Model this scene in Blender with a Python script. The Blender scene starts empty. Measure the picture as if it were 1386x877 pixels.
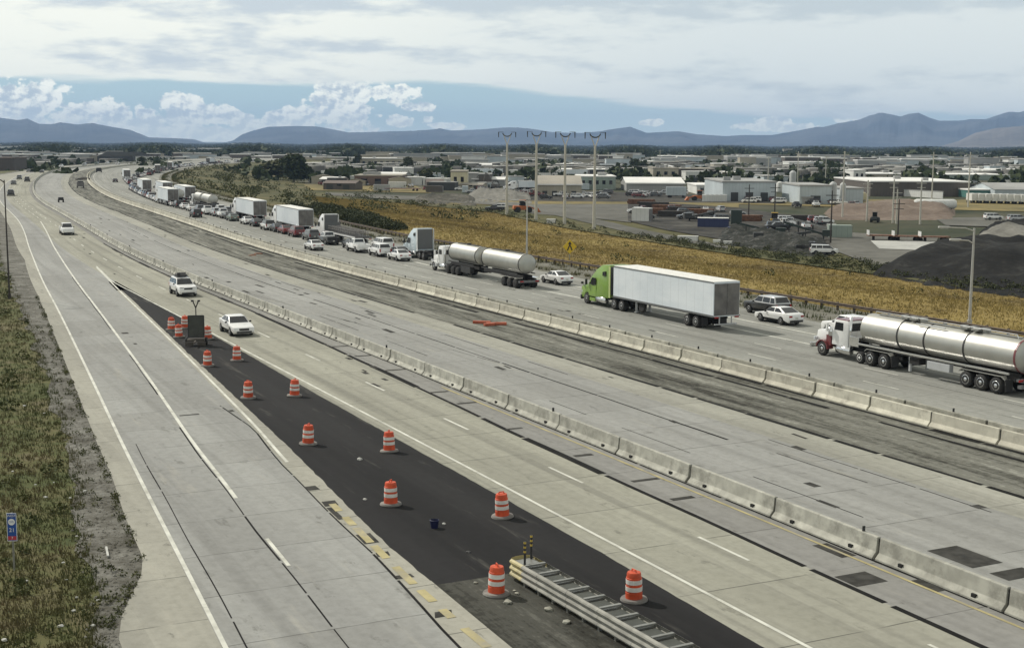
import bpy, bmesh, math, random
import numpy as np
from mathutils import Vector, Matrix
random.seed(7); RNG = np.random.default_rng(7)
SC = bpy.context.scene; COL = SC.collection
R = math.radians; PI = math.pi

# ------------------------------------------------------------------ camera
CAM_H, F_PX, HOR, ROLL = 15.2, 1800.0, 193.5, math.atan(7/1386)
PITCH = math.atan((438.5-HOR)/F_PX)
cam_d = bpy.data.cameras.new('camera'); cam = bpy.data.objects.new('camera', cam_d); COL.objects.link(cam)
cam_d.sensor_width = 36; cam_d.lens = 36*F_PX/1386; cam_d.clip_start = .5; cam_d.clip_end = 90000
_c, _s = math.cos(ROLL), math.sin(ROLL)
_fw = Vector((0, math.cos(PITCH), -math.sin(PITCH))); _up = Vector((0, math.sin(PITCH), math.cos(PITCH))); _rt = Vector((1,0,0))
_X = _rt*_c+_up*_s; _Y = _up*_c-_rt*_s
cam.matrix_world = Matrix(((_X.x,_Y.x,-_fw.x,0),(_X.y,_Y.y,-_fw.y,0),(_X.z,_Y.z,-_fw.z,CAM_H),(0,0,0,1)))
SC.camera = cam
SC.view_settings.view_transform = 'Standard'; SC.view_settings.look = 'None'
SC.view_settings.exposure = 0.4; SC.view_settings.gamma = 1
SC.cycles.max_bounces = 3; SC.cycles.volume_bounces = 0; SC.cycles.transparent_max_bounces = 6
SC.cycles.use_denoising = True
SC.cycles.volume_step_rate = 4

# ------------------------------------------------------------------ sun and sky
SUN_AZ, SUN_EL = R(-52), R(43)
sd_ = bpy.data.lights.new('sun', 'SUN'); sun = bpy.data.objects.new('sun', sd_); COL.objects.link(sun)
sd_.energy = 2.7; sd_.angle = R(1.0); sd_.color = (1, .95, .86)
_sv = Vector((math.sin(SUN_AZ)*math.cos(SUN_EL), math.cos(SUN_AZ)*math.cos(SUN_EL), math.sin(SUN_EL)))
sun.rotation_euler = _sv.to_track_quat('Z', 'Y').to_euler(); sun.location = (-60, 40, 80)

class NT:
    """small helper for node trees"""
    def __init__(s, t): s.t = t
    def n(s, typ, ins=None, **pr):
        nd = s.t.nodes.new(typ)
        for k, v in pr.items(): setattr(nd, k, v)
        for k, v in (ins or {}).items(): s.put(nd.inputs[k], v)
        return nd
    def put(s, sock, v):
        if isinstance(v, bpy.types.NodeSocket): s.t.links.new(v, sock)
        elif isinstance(v, (tuple, list)) and sock.type == 'RGBA' and len(v) == 3: sock.default_value = (*v, 1)
        else: sock.default_value = v
    def m(s, op, a, b=0.0, c=None, clamp=False):
        nd = s.t.nodes.new('ShaderNodeMath'); nd.operation = op; nd.use_clamp = clamp
        s.put(nd.inputs[0], a); s.put(nd.inputs[1], b)
        if c is not None: s.put(nd.inputs[2], c)
        return nd.outputs[0]
    def mix(s, f, a, b, mode='MIX'):
        nd = s.t.nodes.new('ShaderNodeMix'); nd.data_type = 'RGBA'; nd.blend_type = mode; nd.clamp_factor = True
        s.put(nd.inputs[0], f); s.put(nd.inputs[6], a); s.put(nd.inputs[7], b)
        return nd.outputs[2]
    def ramp(s, v, lo, hi):                    # smooth 0..1
        nd = s.t.nodes.new('ShaderNodeMapRange'); nd.interpolation_type = 'SMOOTHSTEP'
        s.put(nd.inputs[0], v); s.put(nd.inputs[1], lo); s.put(nd.inputs[2], hi)
        return nd.outputs[0]
    def vec(s, x, y, z=0.0):
        nd = s.t.nodes.new('ShaderNodeCombineXYZ')
        for i, v in enumerate((x, y, z)): s.put(nd.inputs[i], v)
        return nd.outputs[0]
    def noise(s, v, scale=1.0, detail=4, rough=.55, lac=2.0):
        nd = s.n('ShaderNodeTexNoise', {'Vector': v, 'Scale': scale, 'Detail': detail, 'Roughness': rough, 'Lacunarity': lac})
        return nd.outputs['Fac']

world = bpy.data.worlds.new('World'); SC.world = world; world.use_nodes = True; world.cycles.sampling_method = 'NONE'
wt = world.node_tree; wt.nodes.clear(); W = NT(wt)
sky = W.n('ShaderNodeTexSky', sky_type='NISHITA', sun_disc=False, sun_elevation=SUN_EL, sun_rotation=SUN_AZ % (2*PI), altitude=1300, air_density=1.0, dust_density=1.0, ozone_density=1.5)
gen = W.n('ShaderNodeTexCoord').outputs['Generated']
sx = W.n('ShaderNodeSeparateXYZ', {0: gen})
el = W.m('MULTIPLY', W.m('ARCSINE', sx.outputs[2]), 180/PI)
az = W.m('MULTIPLY', W.m('ARCTAN2', sx.outputs[0], sx.outputs[1]), 180/PI)
def azel(u, v): return math.degrees(math.atan((u-693)/F_PX)), math.degrees((HOR+(u-693)*7/1386-v)/F_PX)
ae = W.vec(az, el)
# high deck of stratus: its lower edge is nearer the horizon in the west
edge_n = W.noise(W.vec(W.m('MULTIPLY', az, .16), W.m('MULTIPLY', el, 1.3)), 1.0, 5, .55)
edge0 = W.m('ADD', 2.33, W.m('MULTIPLY', W.ramp(az, -4.0, 11.0), -1.25))
lift = W.m('SUBTRACT', el, edge0)
deck = W.ramp(W.m('ADD', lift, W.m('MULTIPLY', W.m('SUBTRACT', edge_n, .5), 1.1)), -.05, .3)
dn1 = W.noise(W.vec(W.m('MULTIPLY', az, .11), W.m('MULTIPLY', el, .62), 3.3), 1.0, 6, .58)
dn2 = W.noise(W.vec(W.m('MULTIPLY', az, .45), W.m('MULTIPLY', el, 1.7), 7.7), 1.0, 6, .6)
dsum = W.m('ADD', W.m('MULTIPLY', dn1, .65), W.m('MULTIPLY', dn2, .35))
warm = W.ramp(az, 12.0, -16.0)
c_lit = W.mix(warm, (6.2, 6.65, 6.5), (8.2, 8.3, 7.4))
c_gry = W.mix(warm, (4.7, 5.3, 5.5), (5.1, 5.65, 5.9))
gryhi = W.m('MULTIPLY', W.ramp(el, 3.6, 6.2), .10)
c_deck = W.mix(W.ramp(W.m('SUBTRACT', dsum, gryhi), .34, .50), c_gry, c_lit)
c_deck = W.mix(W.ramp(el, 7.0, 30.0), c_deck, (4.7, 4.75, 4.3))
# heaped cumulus low over the ranges
blobs = [(25,146,95,40),(110,158,70,22),(150,160,55,24),(205,162,50,24),(243,146,34,22),(262,158,60,28),(302,158,34,20),(340,166,60,16),(380,163,60,16),(420,157,40,18),(440,133,32,26),(480,128,50,24),(535,130,48,16),(470,158,60,26),(565,146,34,10),(550,165,40,12),(600,172,40,7),(300,182,240,22),(90,178,140,18),(880,167,22,6),(1040,166,40,9),(1050,173,80,9),(1138,156,22,15),(1160,158,26,12)]
dens = None
for (u, v, ru, rv) in blobs:
    a0, e0 = azel(u, v); ra, re = ru/F_PX*180/PI, rv/F_PX*180/PI
    dx = W.m('MULTIPLY', W.m('SUBTRACT', az, a0), 1/ra); dy = W.m('MULTIPLY', W.m('SUBTRACT', el, e0), 1/re)
    r2 = W.m('ADD', W.m('MULTIPLY', dx, dx), W.m('MULTIPLY', dy, dy))
    b = W.m('SUBTRACT', 1.0, r2)
    dens = b if dens is None else W.m('SMOOTH_MAX', dens, b, .35)
pf = W.noise(W.vec(W.m('MULTIPLY', az, 1.0), W.m('MULTIPLY', el, 1.35), 1.7), .95, 6, .56)
pv = W.n('ShaderNodeTexVoronoi', {'Vector': W.vec(az, W.m('MULTIPLY', el, 1.2), 2.0), 'Scale': 1.5, 'Detail': 3.0, 'Roughness': .6}, feature='F1')
puff = W.m('SUBTRACT', W.m('MULTIPLY', pf, 1.5), W.m('MULTIPLY', pv.outputs['Distance'], .75))
dd = W.m('ADD', dens, W.m('SUBTRACT', puff, .28))
cum = W.ramp(dd, -.04, .2)
pf2 = W.noise(W.vec(W.m('ADD', az, .10), W.m('MULTIPLY', W.m('SUBTRACT', el, .12), 1.35), 1.7), .95, 6, .56)
lit = W.ramp(W.m('ADD', W.m('MULTIPLY', W.m('SUBTRACT', pf, pf2), 5.0), W.m('MULTIPLY', W.m('SUBTRACT', .75, dd), .45)), -.25, .45)
c_cum = W.mix(W.m('MULTIPLY', W.ramp(el, 1.5, .3), .7), W.mix(lit, (4.5, 5.2, 5.6), (9.6, 9.6, 8.5)), (5.9, 6.4, 6.1))
low = W.ramp(el, 1.0, .25)
skyc = W.mix(.85, sky.outputs[0], (3.2, 4.7, 5.2))
skyc = W.mix(W.m('MULTIPLY', W.ramp(az, -4.0, 9.0), .5), skyc, (4.7, 5.75, 5.95))
skyc = W.mix(W.m('MULTIPLY', low, .7), skyc, (4.9, 5.9, 6.0))
col = W.mix(W.m('MULTIPLY', cum, .94), skyc, c_cum)
col = W.mix(deck, col, c_deck)
col = W.mix(W.ramp(el, -.2, -4.0), col, (1.2, 1.2, 1.1))
bg = W.n('ShaderNodeBackground', {'Color': col, 'Strength': .1})
W.t.links.new(bg.outputs[0], W.n('ShaderNodeOutputWorld').inputs[0])

# ------------------------------------------------------------------ road geometry (s along, d across, metres)
_K = np.array([-60,120,200,300,400,500,600,700,800,950,1300.])
_TH = np.radians([-26.1071,-26.7482,-22.9276,-23.5492,-20.3428,-18.6101,-16.9692,-13.4129,-8.5002,-1.5264,4.9772])
S = np.linspace(-60, 1400, 2921); HD = np.interp(S, _K, _TH); _ds = S[1]-S[0]
_hm = (HD[:-1]+HD[1:])/2
CX = np.concatenate([[0], np.cumsum(np.sin(_hm)*_ds)]); CY = np.concatenate([[0], np.cumsum(np.cos(_hm)*_ds)])
_i0 = int(np.argmin(abs(S))); CX += 22.7795-CX[_i0]; CY += 28.6493-CY[_i0]
def hd(s): return float(np.interp(s, S, HD))
def P(s, d, z=0.0):
    h = hd(s); return Vector((float(np.interp(s,S,CX))+d*math.cos(h), float(np.interp(s,S,CY))-d*math.sin(h), z))
def sd_of(x, y):
    i = int(np.argmin((CX-x)**2+(CY-y)**2)); h = HD[i]; dx, dy = x-CX[i], y-CY[i]
    return S[i]+dx*math.sin(h)+dy*math.cos(h), dx*math.cos(h)-dy*math.sin(h)
def tab(*pts, w=0):
    a = np.array(pts, float)
    if not w: return lambda s: float(np.interp(s, a[:,0], a[:,1]))
    g = np.arange(-60, 1401.0); y = np.interp(g, a[:,0], a[:,1]); k = np.ones(w)/w; y2 = y.copy()
    for _ in range(2): y2 = np.convolve(np.pad(y2, (w//2, w-1-w//2), mode='edge'), k, 'valid')
    f = np.clip((g-60)/40, 0, 1); k5 = np.ones(7)/7; y1 = np.convolve(np.pad(y, 3, mode='edge'), k5, 'valid'); y = y1*(1-f)+y2*f
    return lambda s: float(np.interp(s, g, y))
dB = tab((-30,-27.2),(24,-26.6),(26,-26.4),(28.4,-25.6),(32,-24.3),(39,-23.8),(46,-23.1),(53,-22.6),(123,-16.7),(164,-13.8),(227,-12.2),(308,-11),(400,-15),(470,-24),(540,-24),(650,-16),(800,-13),(1400,-13))
dC = tab((-30,-27.2),(10,-24.9),(23,-23.8),(33,-23.05),(41,-22.45),(52,-21.6),(123,-15.6),(164,-12.65),(206,-10.9),(254,-9.6),(300,-9.5),(1400,-9.5), w=31)
dD = tab((-30,-23.5),(21,-20.2),(25,-19.95),(36,-19.3),(40,-18.95),(51,-18.2),(71,-16.4),(93,-14.6),(135,-11.15),(166,-9.1),(206,-7.4),(260,-5.5),(1400,-5.5), w=31)
dE = tab((-30,-17.4),(24,-16.6),(29,-16.3),(38,-15.6),(45,-15.1),(53,-14.25),(69,-12.95),(83,-11.8),(110,-9.75),(134,-7.8),(156,-6.2), w=31)
dE2 = tab((-30,-17.9),(20,-17.3),(24,-16.9),(30,-16.4),(37,-16.0),(45,-15.4),(53,-14.5))
dAL = tab((-30,-16.6),(19,-15.9),(28,-15.6),(33,-15.35),(41,-14.6),(49,-13.95),(54,-13.6),(76,-12.0),(84,-11.4),(110,-9.4),(124,-8.35),(133,-7.45), w=31)
dSM = tab((-30,-3.1),(17,-2.85),(46,-2.4),(61,-1.9),(80,-1.45),(102,-.95),(200,-.9),(1400,-.9))
dL = tab((-30,0),(200,44),(215,50),(300,68),(446,90),(1400,90))
dAR = tab((-30,-9.3),(16,-9.0),(26,-8.7),(45,-8.55),(64,-8.35),(76,-8.1),(124,-7.45),(133,-7.4),(1400,-7.4))
dPR = tab((-30,42),(110,41),(200,39.5),(300,43),(450,45),(500,44.5),(600,50),(700,57),(800,61),(950,65),(1100,68.5),(1400,72))
dN = tab((-30,49),(61,48.8),(110,47.4),(142,46.4),(180,45.0),(218,45.2),(300,48.5),(450,49.2),(520,48.5),(600,54),(700,61),(800,65),(950,69),(1100,72),(1400,76))
dY = tab((-30,107),(112,107.9),(147,110),(212,110.6),(270,114),(345,125),(435,112),(520,118),(1400,120))
dG = tab((-30,-27.5),(26,-27.4),(29,-26.7),(39,-26),(45,-24.9),(54,-24),(71,-22.6),(138,-17.8),(230,-14.3),(330,-13.6),(470,-28),(540,-28),(650,-19),(1400,-17))
def ss(t): t = min(1, max(0, t)); return t*t*(3-2*t)
PLAIN = -5.0
def zt(x, y):
    s, d = sd_of(x, y)
    if d > 0: return PLAIN*ss((d-dN(s)-1.5)/62)
    return PLAIN*ss((dG(s)-2-d)/60)
def ray(u, v):
    x, y = (u-693)/F_PX, -(v-438.5)/F_PX
    return _X*x+_Y*y+_fw
def at(u, v, z=None):
    """where the sight line of a spot in the photograph meets the ground"""
    q = ray(u, v); zz = -2.0 if z is None else z
    for _ in range(1 if z is not None else 12):
        p = q*((zz-CAM_H)/q.z)
        if z is None: zz = .5*zz+.5*zt(p.x, p.y)
    p = q*((zz-CAM_H)/q.z)
    return Vector((p.x, p.y, zz))
def height_px(p, u, v):
    """height of a thing standing at p that reaches up to the sight line (u, v)"""
    q = ray(u, v); return CAM_H+q.z*(p.y/q.y)-p.z

# ------------------------------------------------------------------ mesh helpers
class MB:
    def __init__(s): s.v = []; s.f = []
    def add(s, vs, fs):
        k = len(s.v); s.v += [tuple(v) for v in vs]; s.f += [tuple(i+k for i in f) for f in fs]; return s
    def box(s, c, size, rz=0, ry=0):
        x, y, z = (a/2 for a in size); M = Matrix.Rotation(rz,3,'Z') @ Matrix.Rotation(ry,3,'Y')
        vs = [M @ Vector((i*x, j*y, k*z))+Vector(c) for i in (-1,1) for j in (-1,1) for k in (-1,1)]
        return s.add(vs, [(0,1,3,2),(4,6,7,5),(0,4,5,1),(2,3,7,6),(0,2,6,4),(1,5,7,3)])
    def cyl(s, a, b, r0, r1=None, n=12, cap=True):
        a, b = Vector(a), Vector(b); r1 = r0 if r1 is None else r1; w = (b-a).normalized()
        t = Vector((0,0,1)) if abs(w.z) < .9 else Vector((1,0,0)); p = w.cross(t).normalized(); q = w.cross(p)
        vs = []
        for c, r in ((a,r0),(b,r1)):
            vs += [c+(p*math.cos(2*PI*i/n)+q*math.sin(2*PI*i/n))*r for i in range(n)]
        fs = [(i,(i+1)%n,n+(i+1)%n,n+i) for i in range(n)]
        if cap: fs += [tuple(range(n-1,-1,-1)), tuple(range(n,2*n))]
        return s.add(vs, fs)
    def tube(s, pts, r, n=6):
        for a, b in zip(pts[:-1], pts[1:]): s.cyl(a, b, r, r, n)
        return s
    def lathe(s, prof, c=(0,0,0), n=20, axis='Z', cap=True):
        vs = []; c = Vector(c)
        for r, h in prof:
            for i in range(n):
                a = 2*PI*i/n; x, y = r*math.cos(a), r*math.sin(a)
                vs.append(c+(Vector((x,y,h)) if axis == 'Z' else Vector((h,x,y)) if axis == 'X' else Vector((y,h,x))))
        m = len(prof); fs = [(j*n+i, j*n+(i+1)%n, (j+1)*n+(i+1)%n, (j+1)*n+i) for j in range(m-1) for i in range(n)]
        if cap: fs += [tuple(range(n-1,-1,-1)), tuple(range((m-1)*n, m*n))]
        return s.add(vs, fs)
    def prism(s, prof, y0, y1):                # profile in x, z, drawn out along y
        n = len(prof); vs = [(x,y0,z) for x,z in prof]+[(x,y1,z) for x,z in prof]
        return s.add(vs, [tuple(range(n)), tuple(range(2*n-1,n-1,-1))]+[(i,n+i,n+(i+1)%n,(i+1)%n) for i in range(n)])
    def quad(s, *vs): return s.add(vs, [tuple(range(len(vs)))])
    def map(s, fn): s.v = [tuple(fn(Vector(v))) for v in s.v]; return s
    def build(s, name, mat, parent=None, smooth=False, bevel=0, uv=None, seg=2):
        me = bpy.data.meshes.new(name); me.from_pydata(s.v, [], s.f)
        bm = bmesh.new(); bm.from_mesh(me)
        bmesh.ops.recalc_face_normals(bm, faces=bm.faces)
        if bevel: bmesh.ops.bevel(bm, geom=bm.edges[:], offset=bevel, segments=seg, profile=.5, affect='EDGES', clamp_overlap=True)
        bm.to_mesh(me); bm.free()
        for m in (mat if isinstance(mat, (list,tuple)) else [mat]): me.materials.append(m)
        if smooth: me.polygons.foreach_set('use_smooth', [True]*len(me.polygons))
        if smooth == 2:
            try: me.set_sharp_from_angle(angle=R(38))
            except Exception: pass
        o = bpy.data.objects.new(name, me); COL.objects.link(o)
        if parent: o.parent = parent
        return o
def tag(o, label=None, cat=None, group=None, kind=None):
    if label: o['label'] = label
    if cat: o['category'] = cat
    if group: o['group'] = group
    if kind: o['kind'] = kind
    return o
def empty(name, loc=(0,0,0), rz=0, label=None, cat=None, group=None):
    o = bpy.data.objects.new(name, None); COL.objects.link(o); o.location = loc; o.rotation_euler = (0,0,rz); o.empty_display_size = .3
    return tag(o, label, cat, group)
def copy_tree(o, parent=None):
    c = o.copy(); COL.objects.link(c)
    if parent: c.parent = parent
    for ch in list(o.children): copy_tree(ch, c)
    return c
def raw(name, V, Fc, mat, smooth=False, uv=None):
    """fast mesh from arrays of vertices and equal-sized faces"""
    V = np.asarray(V, np.float32); Fc = np.asarray(Fc, np.int32); k = Fc.shape[1]
    me = bpy.data.meshes.new(name); me.vertices.add(len(V)); me.vertices.foreach_set('co', V.ravel())
    me.loops.add(Fc.size); me.loops.foreach_set('vertex_index', Fc.ravel())
    me.polygons.add(len(Fc)); me.polygons.foreach_set('loop_start', np.arange(len(Fc), dtype=np.int32)*k)
    if smooth: me.polygons.foreach_set('use_smooth', np.ones(len(Fc), bool))
    for m in (mat if isinstance(mat, (list,tuple)) else [mat]): me.materials.append(m)
    if uv is not None:
        l = me.uv_layers.new(name='UVMap'); l.data.foreach_set('uv', np.asarray(uv, np.float32)[Fc.ravel()].ravel())
    me.update(calc_edges=True); me.validate()
    o = bpy.data.objects.new(name, me); COL.objects.link(o); return o

# ------------------------------------------------------------------ materials
def new_mat(name):
    m = bpy.data.materials.new(name); m.use_nodes = True; t = m.node_tree; t.nodes.clear(); N = NT(t)
    b = N.n('ShaderNodeBsdfPrincipled'); t.links.new(b.outputs[0], N.n('ShaderNodeOutputMaterial').inputs[0])
    return m, N, b
def plain(name, c, rough=.6, metal=0.0, var=.12, scale=2.0, spec=.5, dirt=0.0, dirt_c=(.12,.11,.09), each=0.0):
    m, N, b = new_mat(name)
    o = N.n('ShaderNodeTexCoord').outputs['Object']
    f = N.noise(o, scale, 4)
    lo = tuple(x*(1-var) for x in c); hi = tuple(min(1, x*(1+var)) for x in c)
    cc = N.mix(N.ramp(f, .3, .7), lo, hi)
    if dirt: cc = N.mix(N.m('MULTIPLY', N.ramp(N.noise(o, scale*.6, 6, .65), .48, .7), dirt), cc, dirt_c)
    if each:
        rn = N.n('ShaderNodeObjectInfo').outputs['Random']; f2 = N.noise(N.n('ShaderNodeNewGeometry').outputs['Position'], .9, 5, .7)
        cc = N.mix(N.m('MULTIPLY', rn, each), cc, dirt_c); cc = N.mix(N.m('MULTIPLY', N.ramp(f2, .5, .68), each*1.6), cc, dirt_c)
    N.put(b.inputs['Base Color'], cc); b.inputs['Roughness'].default_value = rough; b.inputs['Metallic'].default_value = metal
    b.inputs['Specular IOR Level'].default_value = spec
    return m
def paint(name, c, rough=.3):
    m, N, b = new_mat(name); o = N.n('ShaderNodeTexCoord').outputs['Object']
    d = N.ramp(N.noise(o, 1.4, 5, .6), .45, .8)
    N.put(b.inputs['Base Color'], N.mix(N.m('MULTIPLY', d, .22), c, (.2,.18,.15))); N.put(b.inputs['Roughness'], N.m('ADD', rough, N.m('MULTIPLY', d, .2)))
    b.inputs['Coat Weight'].default_value = .4; b.inputs['Coat Roughness'].default_value = .12
    return m
def ground_mat(name, stops, scale=.05, fine=1.2, rough=.95, stretch=(1,1,1), bump=.0, up=False):
    """blend of three or four earth colours by layered noise, in metres"""
    m, N, b = new_mat(name); o = N.n('ShaderNodeTexCoord').outputs['Object']
    o = N.n('ShaderNodeMapping', {'Vector': o, 'Scale': stretch}).outputs[0]
    a = N.noise(o, scale, 6, .62); f = N.noise(o, fine, 5, .65); f2 = N.noise(o, scale*5.3, 5, .6)
    v = N.m('ADD', N.m('ADD', N.m('MULTIPLY', a, .5), N.m('MULTIPLY', f2, .3)), N.m('MULTIPLY', f, .2))
    c = stops[0]
    n = len(stops)
    for i in range(1, n):
        p = .36+.28*i/n
        c = N.mix(N.ramp(v, p-.05, p+.05), c, stops[i])
    c = N.mix(N.m('MULTIPLY', N.ramp(f, .35, .7), .35), c, N.mix(1.0, c, (.55,.55,.55), 'MULTIPLY'))
    N.put(b.inputs['Base Color'], c); b.inputs['Roughness'].default_value = rough; b.inputs['Specular IOR Level'].default_value = .15
    if up: N.put(b.inputs['Normal'], N.n('ShaderNodeVectorMath', {0: N.n('ShaderNodeNewGeometry').outputs['Normal'], 1: (0,0,1.6)}, operation='ADD').outputs[0])
    if bump: N.put(b.inputs['Normal'], N.n('ShaderNodeBump', {'Strength': bump, 'Distance': .15, 'Height': f}).outputs[0])
    return m
def concrete_mat(name, c1, c2, joint=4.6, jdark=.45, seams=(), stain=.4, tracks=.12, off=0.0, light=.3, base_dark=(.14,.135,.12)):
    """cast slabs: UV holds metres along and across the carriageway"""
    m, N, b = new_mat(name)
    uv = N.n('ShaderNodeSeparateXYZ', {0: N.n('ShaderNodeUVMap').outputs[0]}); s, d = uv.outputs[0], uv.outputs[1]
    big = N.noise(N.vec(N.m('MULTIPLY', s, .02), N.m('MULTIPLY', d, .25)), 1.0, 5, .6)
    c = N.mix(N.ramp(big, .35, .65), c1, c2)
    tr = N.noise(N.vec(N.m('MULTIPLY', s, .012), N.m('MULTIPLY', d, 1.15), 4.0), 1.0, 4, .6)
    c = N.mix(N.m('MULTIPLY', N.ramp(tr, .46, .66), tracks), c, (.09,.088,.08))
    js = N.m('DIVIDE', N.m('ADD', s, off), joint)
    slab = N.vec(N.m('FLOOR', js), N.m('FLOOR', N.m('DIVIDE', d, 3.66)), .5)
    wn = N.n('ShaderNodeTexWhiteNoise', {'Vector': slab}).outputs['Value']
    c = N.mix(N.m('MULTIPLY', wn, .2), c, base_dark)
    fine = N.noise(N.vec(s, d), 2.2, 6, .7)
    c = N.mix(N.m('MULTIPLY', N.ramp(fine, .35, .75), .4), c, N.mix(1.0, c, (.55,.55,.53), 'MULTIPLY'))
    # cracks across the slabs where they were sawn, uneven in strength
    wob = N.m('MULTIPLY', N.m('SUBTRACT', N.noise(N.vec(s, d), .5, 2), .5), .02)
    fr = N.m('ABSOLUTE', N.m('SUBTRACT', N.m('FRACT', N.m('ADD', js, wob)), .5))
    ln = N.ramp(fr, .5-.035/joint*1.3, .5-.006/joint)
    msk = N.ramp(N.noise(N.vec(N.m('MULTIPLY', s, .3), N.m('MULTIPLY', d, .5), 9.), 1.0, 3), .3, .55)
    c = N.mix(N.m('MULTIPLY', N.m('MULTIPLY', ln, msk), jdark), c, (.03,.03,.028))
    st = N.noise(N.vec(N.m('MULTIPLY', s, .45), N.m('MULTIPLY', d, 1.1), 2.), 1.0, 6, .7)
    c = N.mix(N.m('MULTIPLY', N.ramp(st, .59, .68), stain), c, (.07,.068,.06))
    lt = N.noise(N.vec(N.m('MULTIPLY', s, .1), N.m('MULTIPLY', d, .8), 6.), 1.0, 5, .65)
    c = N.mix(N.m('MULTIPLY', N.ramp(lt, .58, .72), light), c, (.42,.4,.34))
    N.put(b.inputs['Base Color'], c); b.inputs['Roughness'].default_value = .9; b.inputs['Specular IOR Level'].default_value = .15
    return m
def dirt_mat(name='median dirt', k_=1.0):
    m, N, b = new_mat(name); uv = N.n('ShaderNodeSeparateXYZ', {0: N.n('ShaderNodeUVMap').outputs[0]}); s, d = uv.outputs[0], uv.outputs[1]
    a = N.noise(N.vec(N.m('MULTIPLY', s, .03), N.m('MULTIPLY', d, .55)), 1.0, 6, .65); r = N.noise(N.vec(N.m('MULTIPLY', s, .16), N.m('MULTIPLY', d, 1.3), 3.), 1.0, 7, .72); f = N.noise(N.vec(s, d, 5.), 2.4, 5, .75)
    v = N.m('ADD', N.m('ADD', N.m('MULTIPLY', a, .4), N.m('MULTIPLY', r, .38)), N.m('MULTIPLY', f, .22))
    c = (.042*k_,.041*k_,.035*k_)
    for lo, hi, k in ((.42,.46,(.10,.099,.085)),(.47,.51,(.165,.164,.142)),(.53,.58,(.27,.268,.235))): c = N.mix(N.ramp(v, lo, hi), c, tuple(x*k_ for x in k))
    N.put(b.inputs['Base Color'], c); b.inputs['Roughness'].default_value = .95; b.inputs['Specular IOR Level'].default_value = .1
    N.put(b.inputs['Normal'], N.n('ShaderNodeBump', {'Strength': .7, 'Distance': .12, 'Height': v}).outputs[0]); return m
M = {}
M['ramp'] = concrete_mat('ramp concrete', (.272,.273,.262), (.328,.33,.315), 4.6, .6, tracks=.2)
M['shoulder'] = concrete_mat('shoulder concrete', (.315,.308,.268), (.365,.355,.305), 4.6, .7, stain=.55, off=2.0)
M['main'] = concrete_mat('worn lanes', (.292,.288,.24), (.352,.347,.292), 5.2, .8, tracks=.35)
M['mid'] = concrete_mat('closed lanes', (.28,.281,.268), (.335,.336,.32), 4.9, .8, tracks=.2)
M['strip'] = concrete_mat('patched strip', (.215,.213,.203), (.275,.272,.258), 5.2, .7, tracks=.3, stain=.5)
M['pale'] = concrete_mat('pale outer strip', (.315,.312,.27), (.37,.365,.318), 4.9, .6, tracks=.25, stain=.5)
M['right'] = concrete_mat('far carriageway', (.255,.257,.236), (.315,.317,.292), 5.0, .5, tracks=.3)
M['asphalt'] = concrete_mat('gore asphalt', (.014,.0137,.0145), (.023,.0225,.0235), 60, .0, tracks=.05, stain=.0, light=.13, base_dark=(.012,.012,.012))
M['patch'] = plain('asphalt patch', (.05,.049,.045), .95, var=.35, scale=1.5, spec=.1)
M['seal_shade'] = plain('sealer and painted shade', (.013,.013,.0125), .9, var=.3, scale=.7, spec=.1)
M['white_mark'] = plain('white road paint', (.56,.56,.50), .8, var=.15, scale=.8, dirt=.75, dirt_c=(.29,.285,.24))
M['yellow_mark'] = plain('yellow road paint', (.37,.32,.16), .8, var=.2, scale=.9, dirt=.9, dirt_c=(.27,.25,.2))
M['dirt'] = dirt_mat(); M['gdirt'] = dirt_mat('gore dirt', .42)
M['gravel'] = ground_mat('verge gravel', [(.07,.066,.052),(.12,.115,.098),(.175,.17,.15),(.25,.245,.22)], .5, 5.0, bump=.6)
M['rdirt'] = ground_mat('roadside grit', [(.10,.10,.075),(.16,.155,.125),(.21,.205,.18)], .15, 1.8)
M['verge'] = ground_mat('weedy verge', [(.065,.08,.032),(.09,.10,.04),(.12,.112,.052),(.16,.14,.085)], .16, 1.5)
M['dry'] = ground_mat('dry grass slope', [(.12,.09,.035),(.20,.146,.046),(.26,.192,.062),(.32,.25,.09)], .03, .6)
M['infield'] = ground_mat('infield grass', [(.055,.06,.026),(.08,.08,.034),(.115,.105,.047),(.17,.14,.075)], .03, .5)
M['plain'] = ground_mat('valley floor', [(.03,.04,.022),(.055,.06,.035),(.09,.085,.055),(.15,.14,.1)], .006, .12)
# ------------------------------------------------------------------ road sheets
rs0 = random.Random(8)
def fn(d): return d if callable(d) else (lambda s, d=d: d)
def srange(s0, s1):
    out = [s0]
    while out[-1] < s1: out.append(min(s1, out[-1]+(2.0 if out[-1] < 180 else 6.0)))
    return out
def strip_arrays(da, db, s0, s1, z, across=1, zf=None, step=None):
    da, db = fn(da), fn(db); V, U, F = [], [], []
    ss_ = srange(s0, s1) if step is None else list(np.arange(s0, s1+1e-6, step))
    n = across+1
    for s in ss_:
        a, b = da(s), db(s)
        for j in range(n):
            d = a+(b-a)*j/across; p = P(s, d, z if zf is None else zf(s, d)); V.append(p); U.append((s, d))
    for i in range(len(ss_)-1):
        for j in range(across): F.append((i*n+j, i*n+j+1, (i+1)*n+j+1, (i+1)*n+j))
    return V, F, U
def merge(parts):
    V, F, U = [], [], []
    for v, f, u in parts:
        k = len(V); V += [tuple(x) for x in v]; U += list(u); F += [tuple(i+k for i in q) for q in f]
    return V, F, U
def sheet(name, parts, mat):
    V, F, U = merge(parts); o = raw(name, V, F, mat, uv=U); o['kind'] = 'structure'; return o
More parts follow.
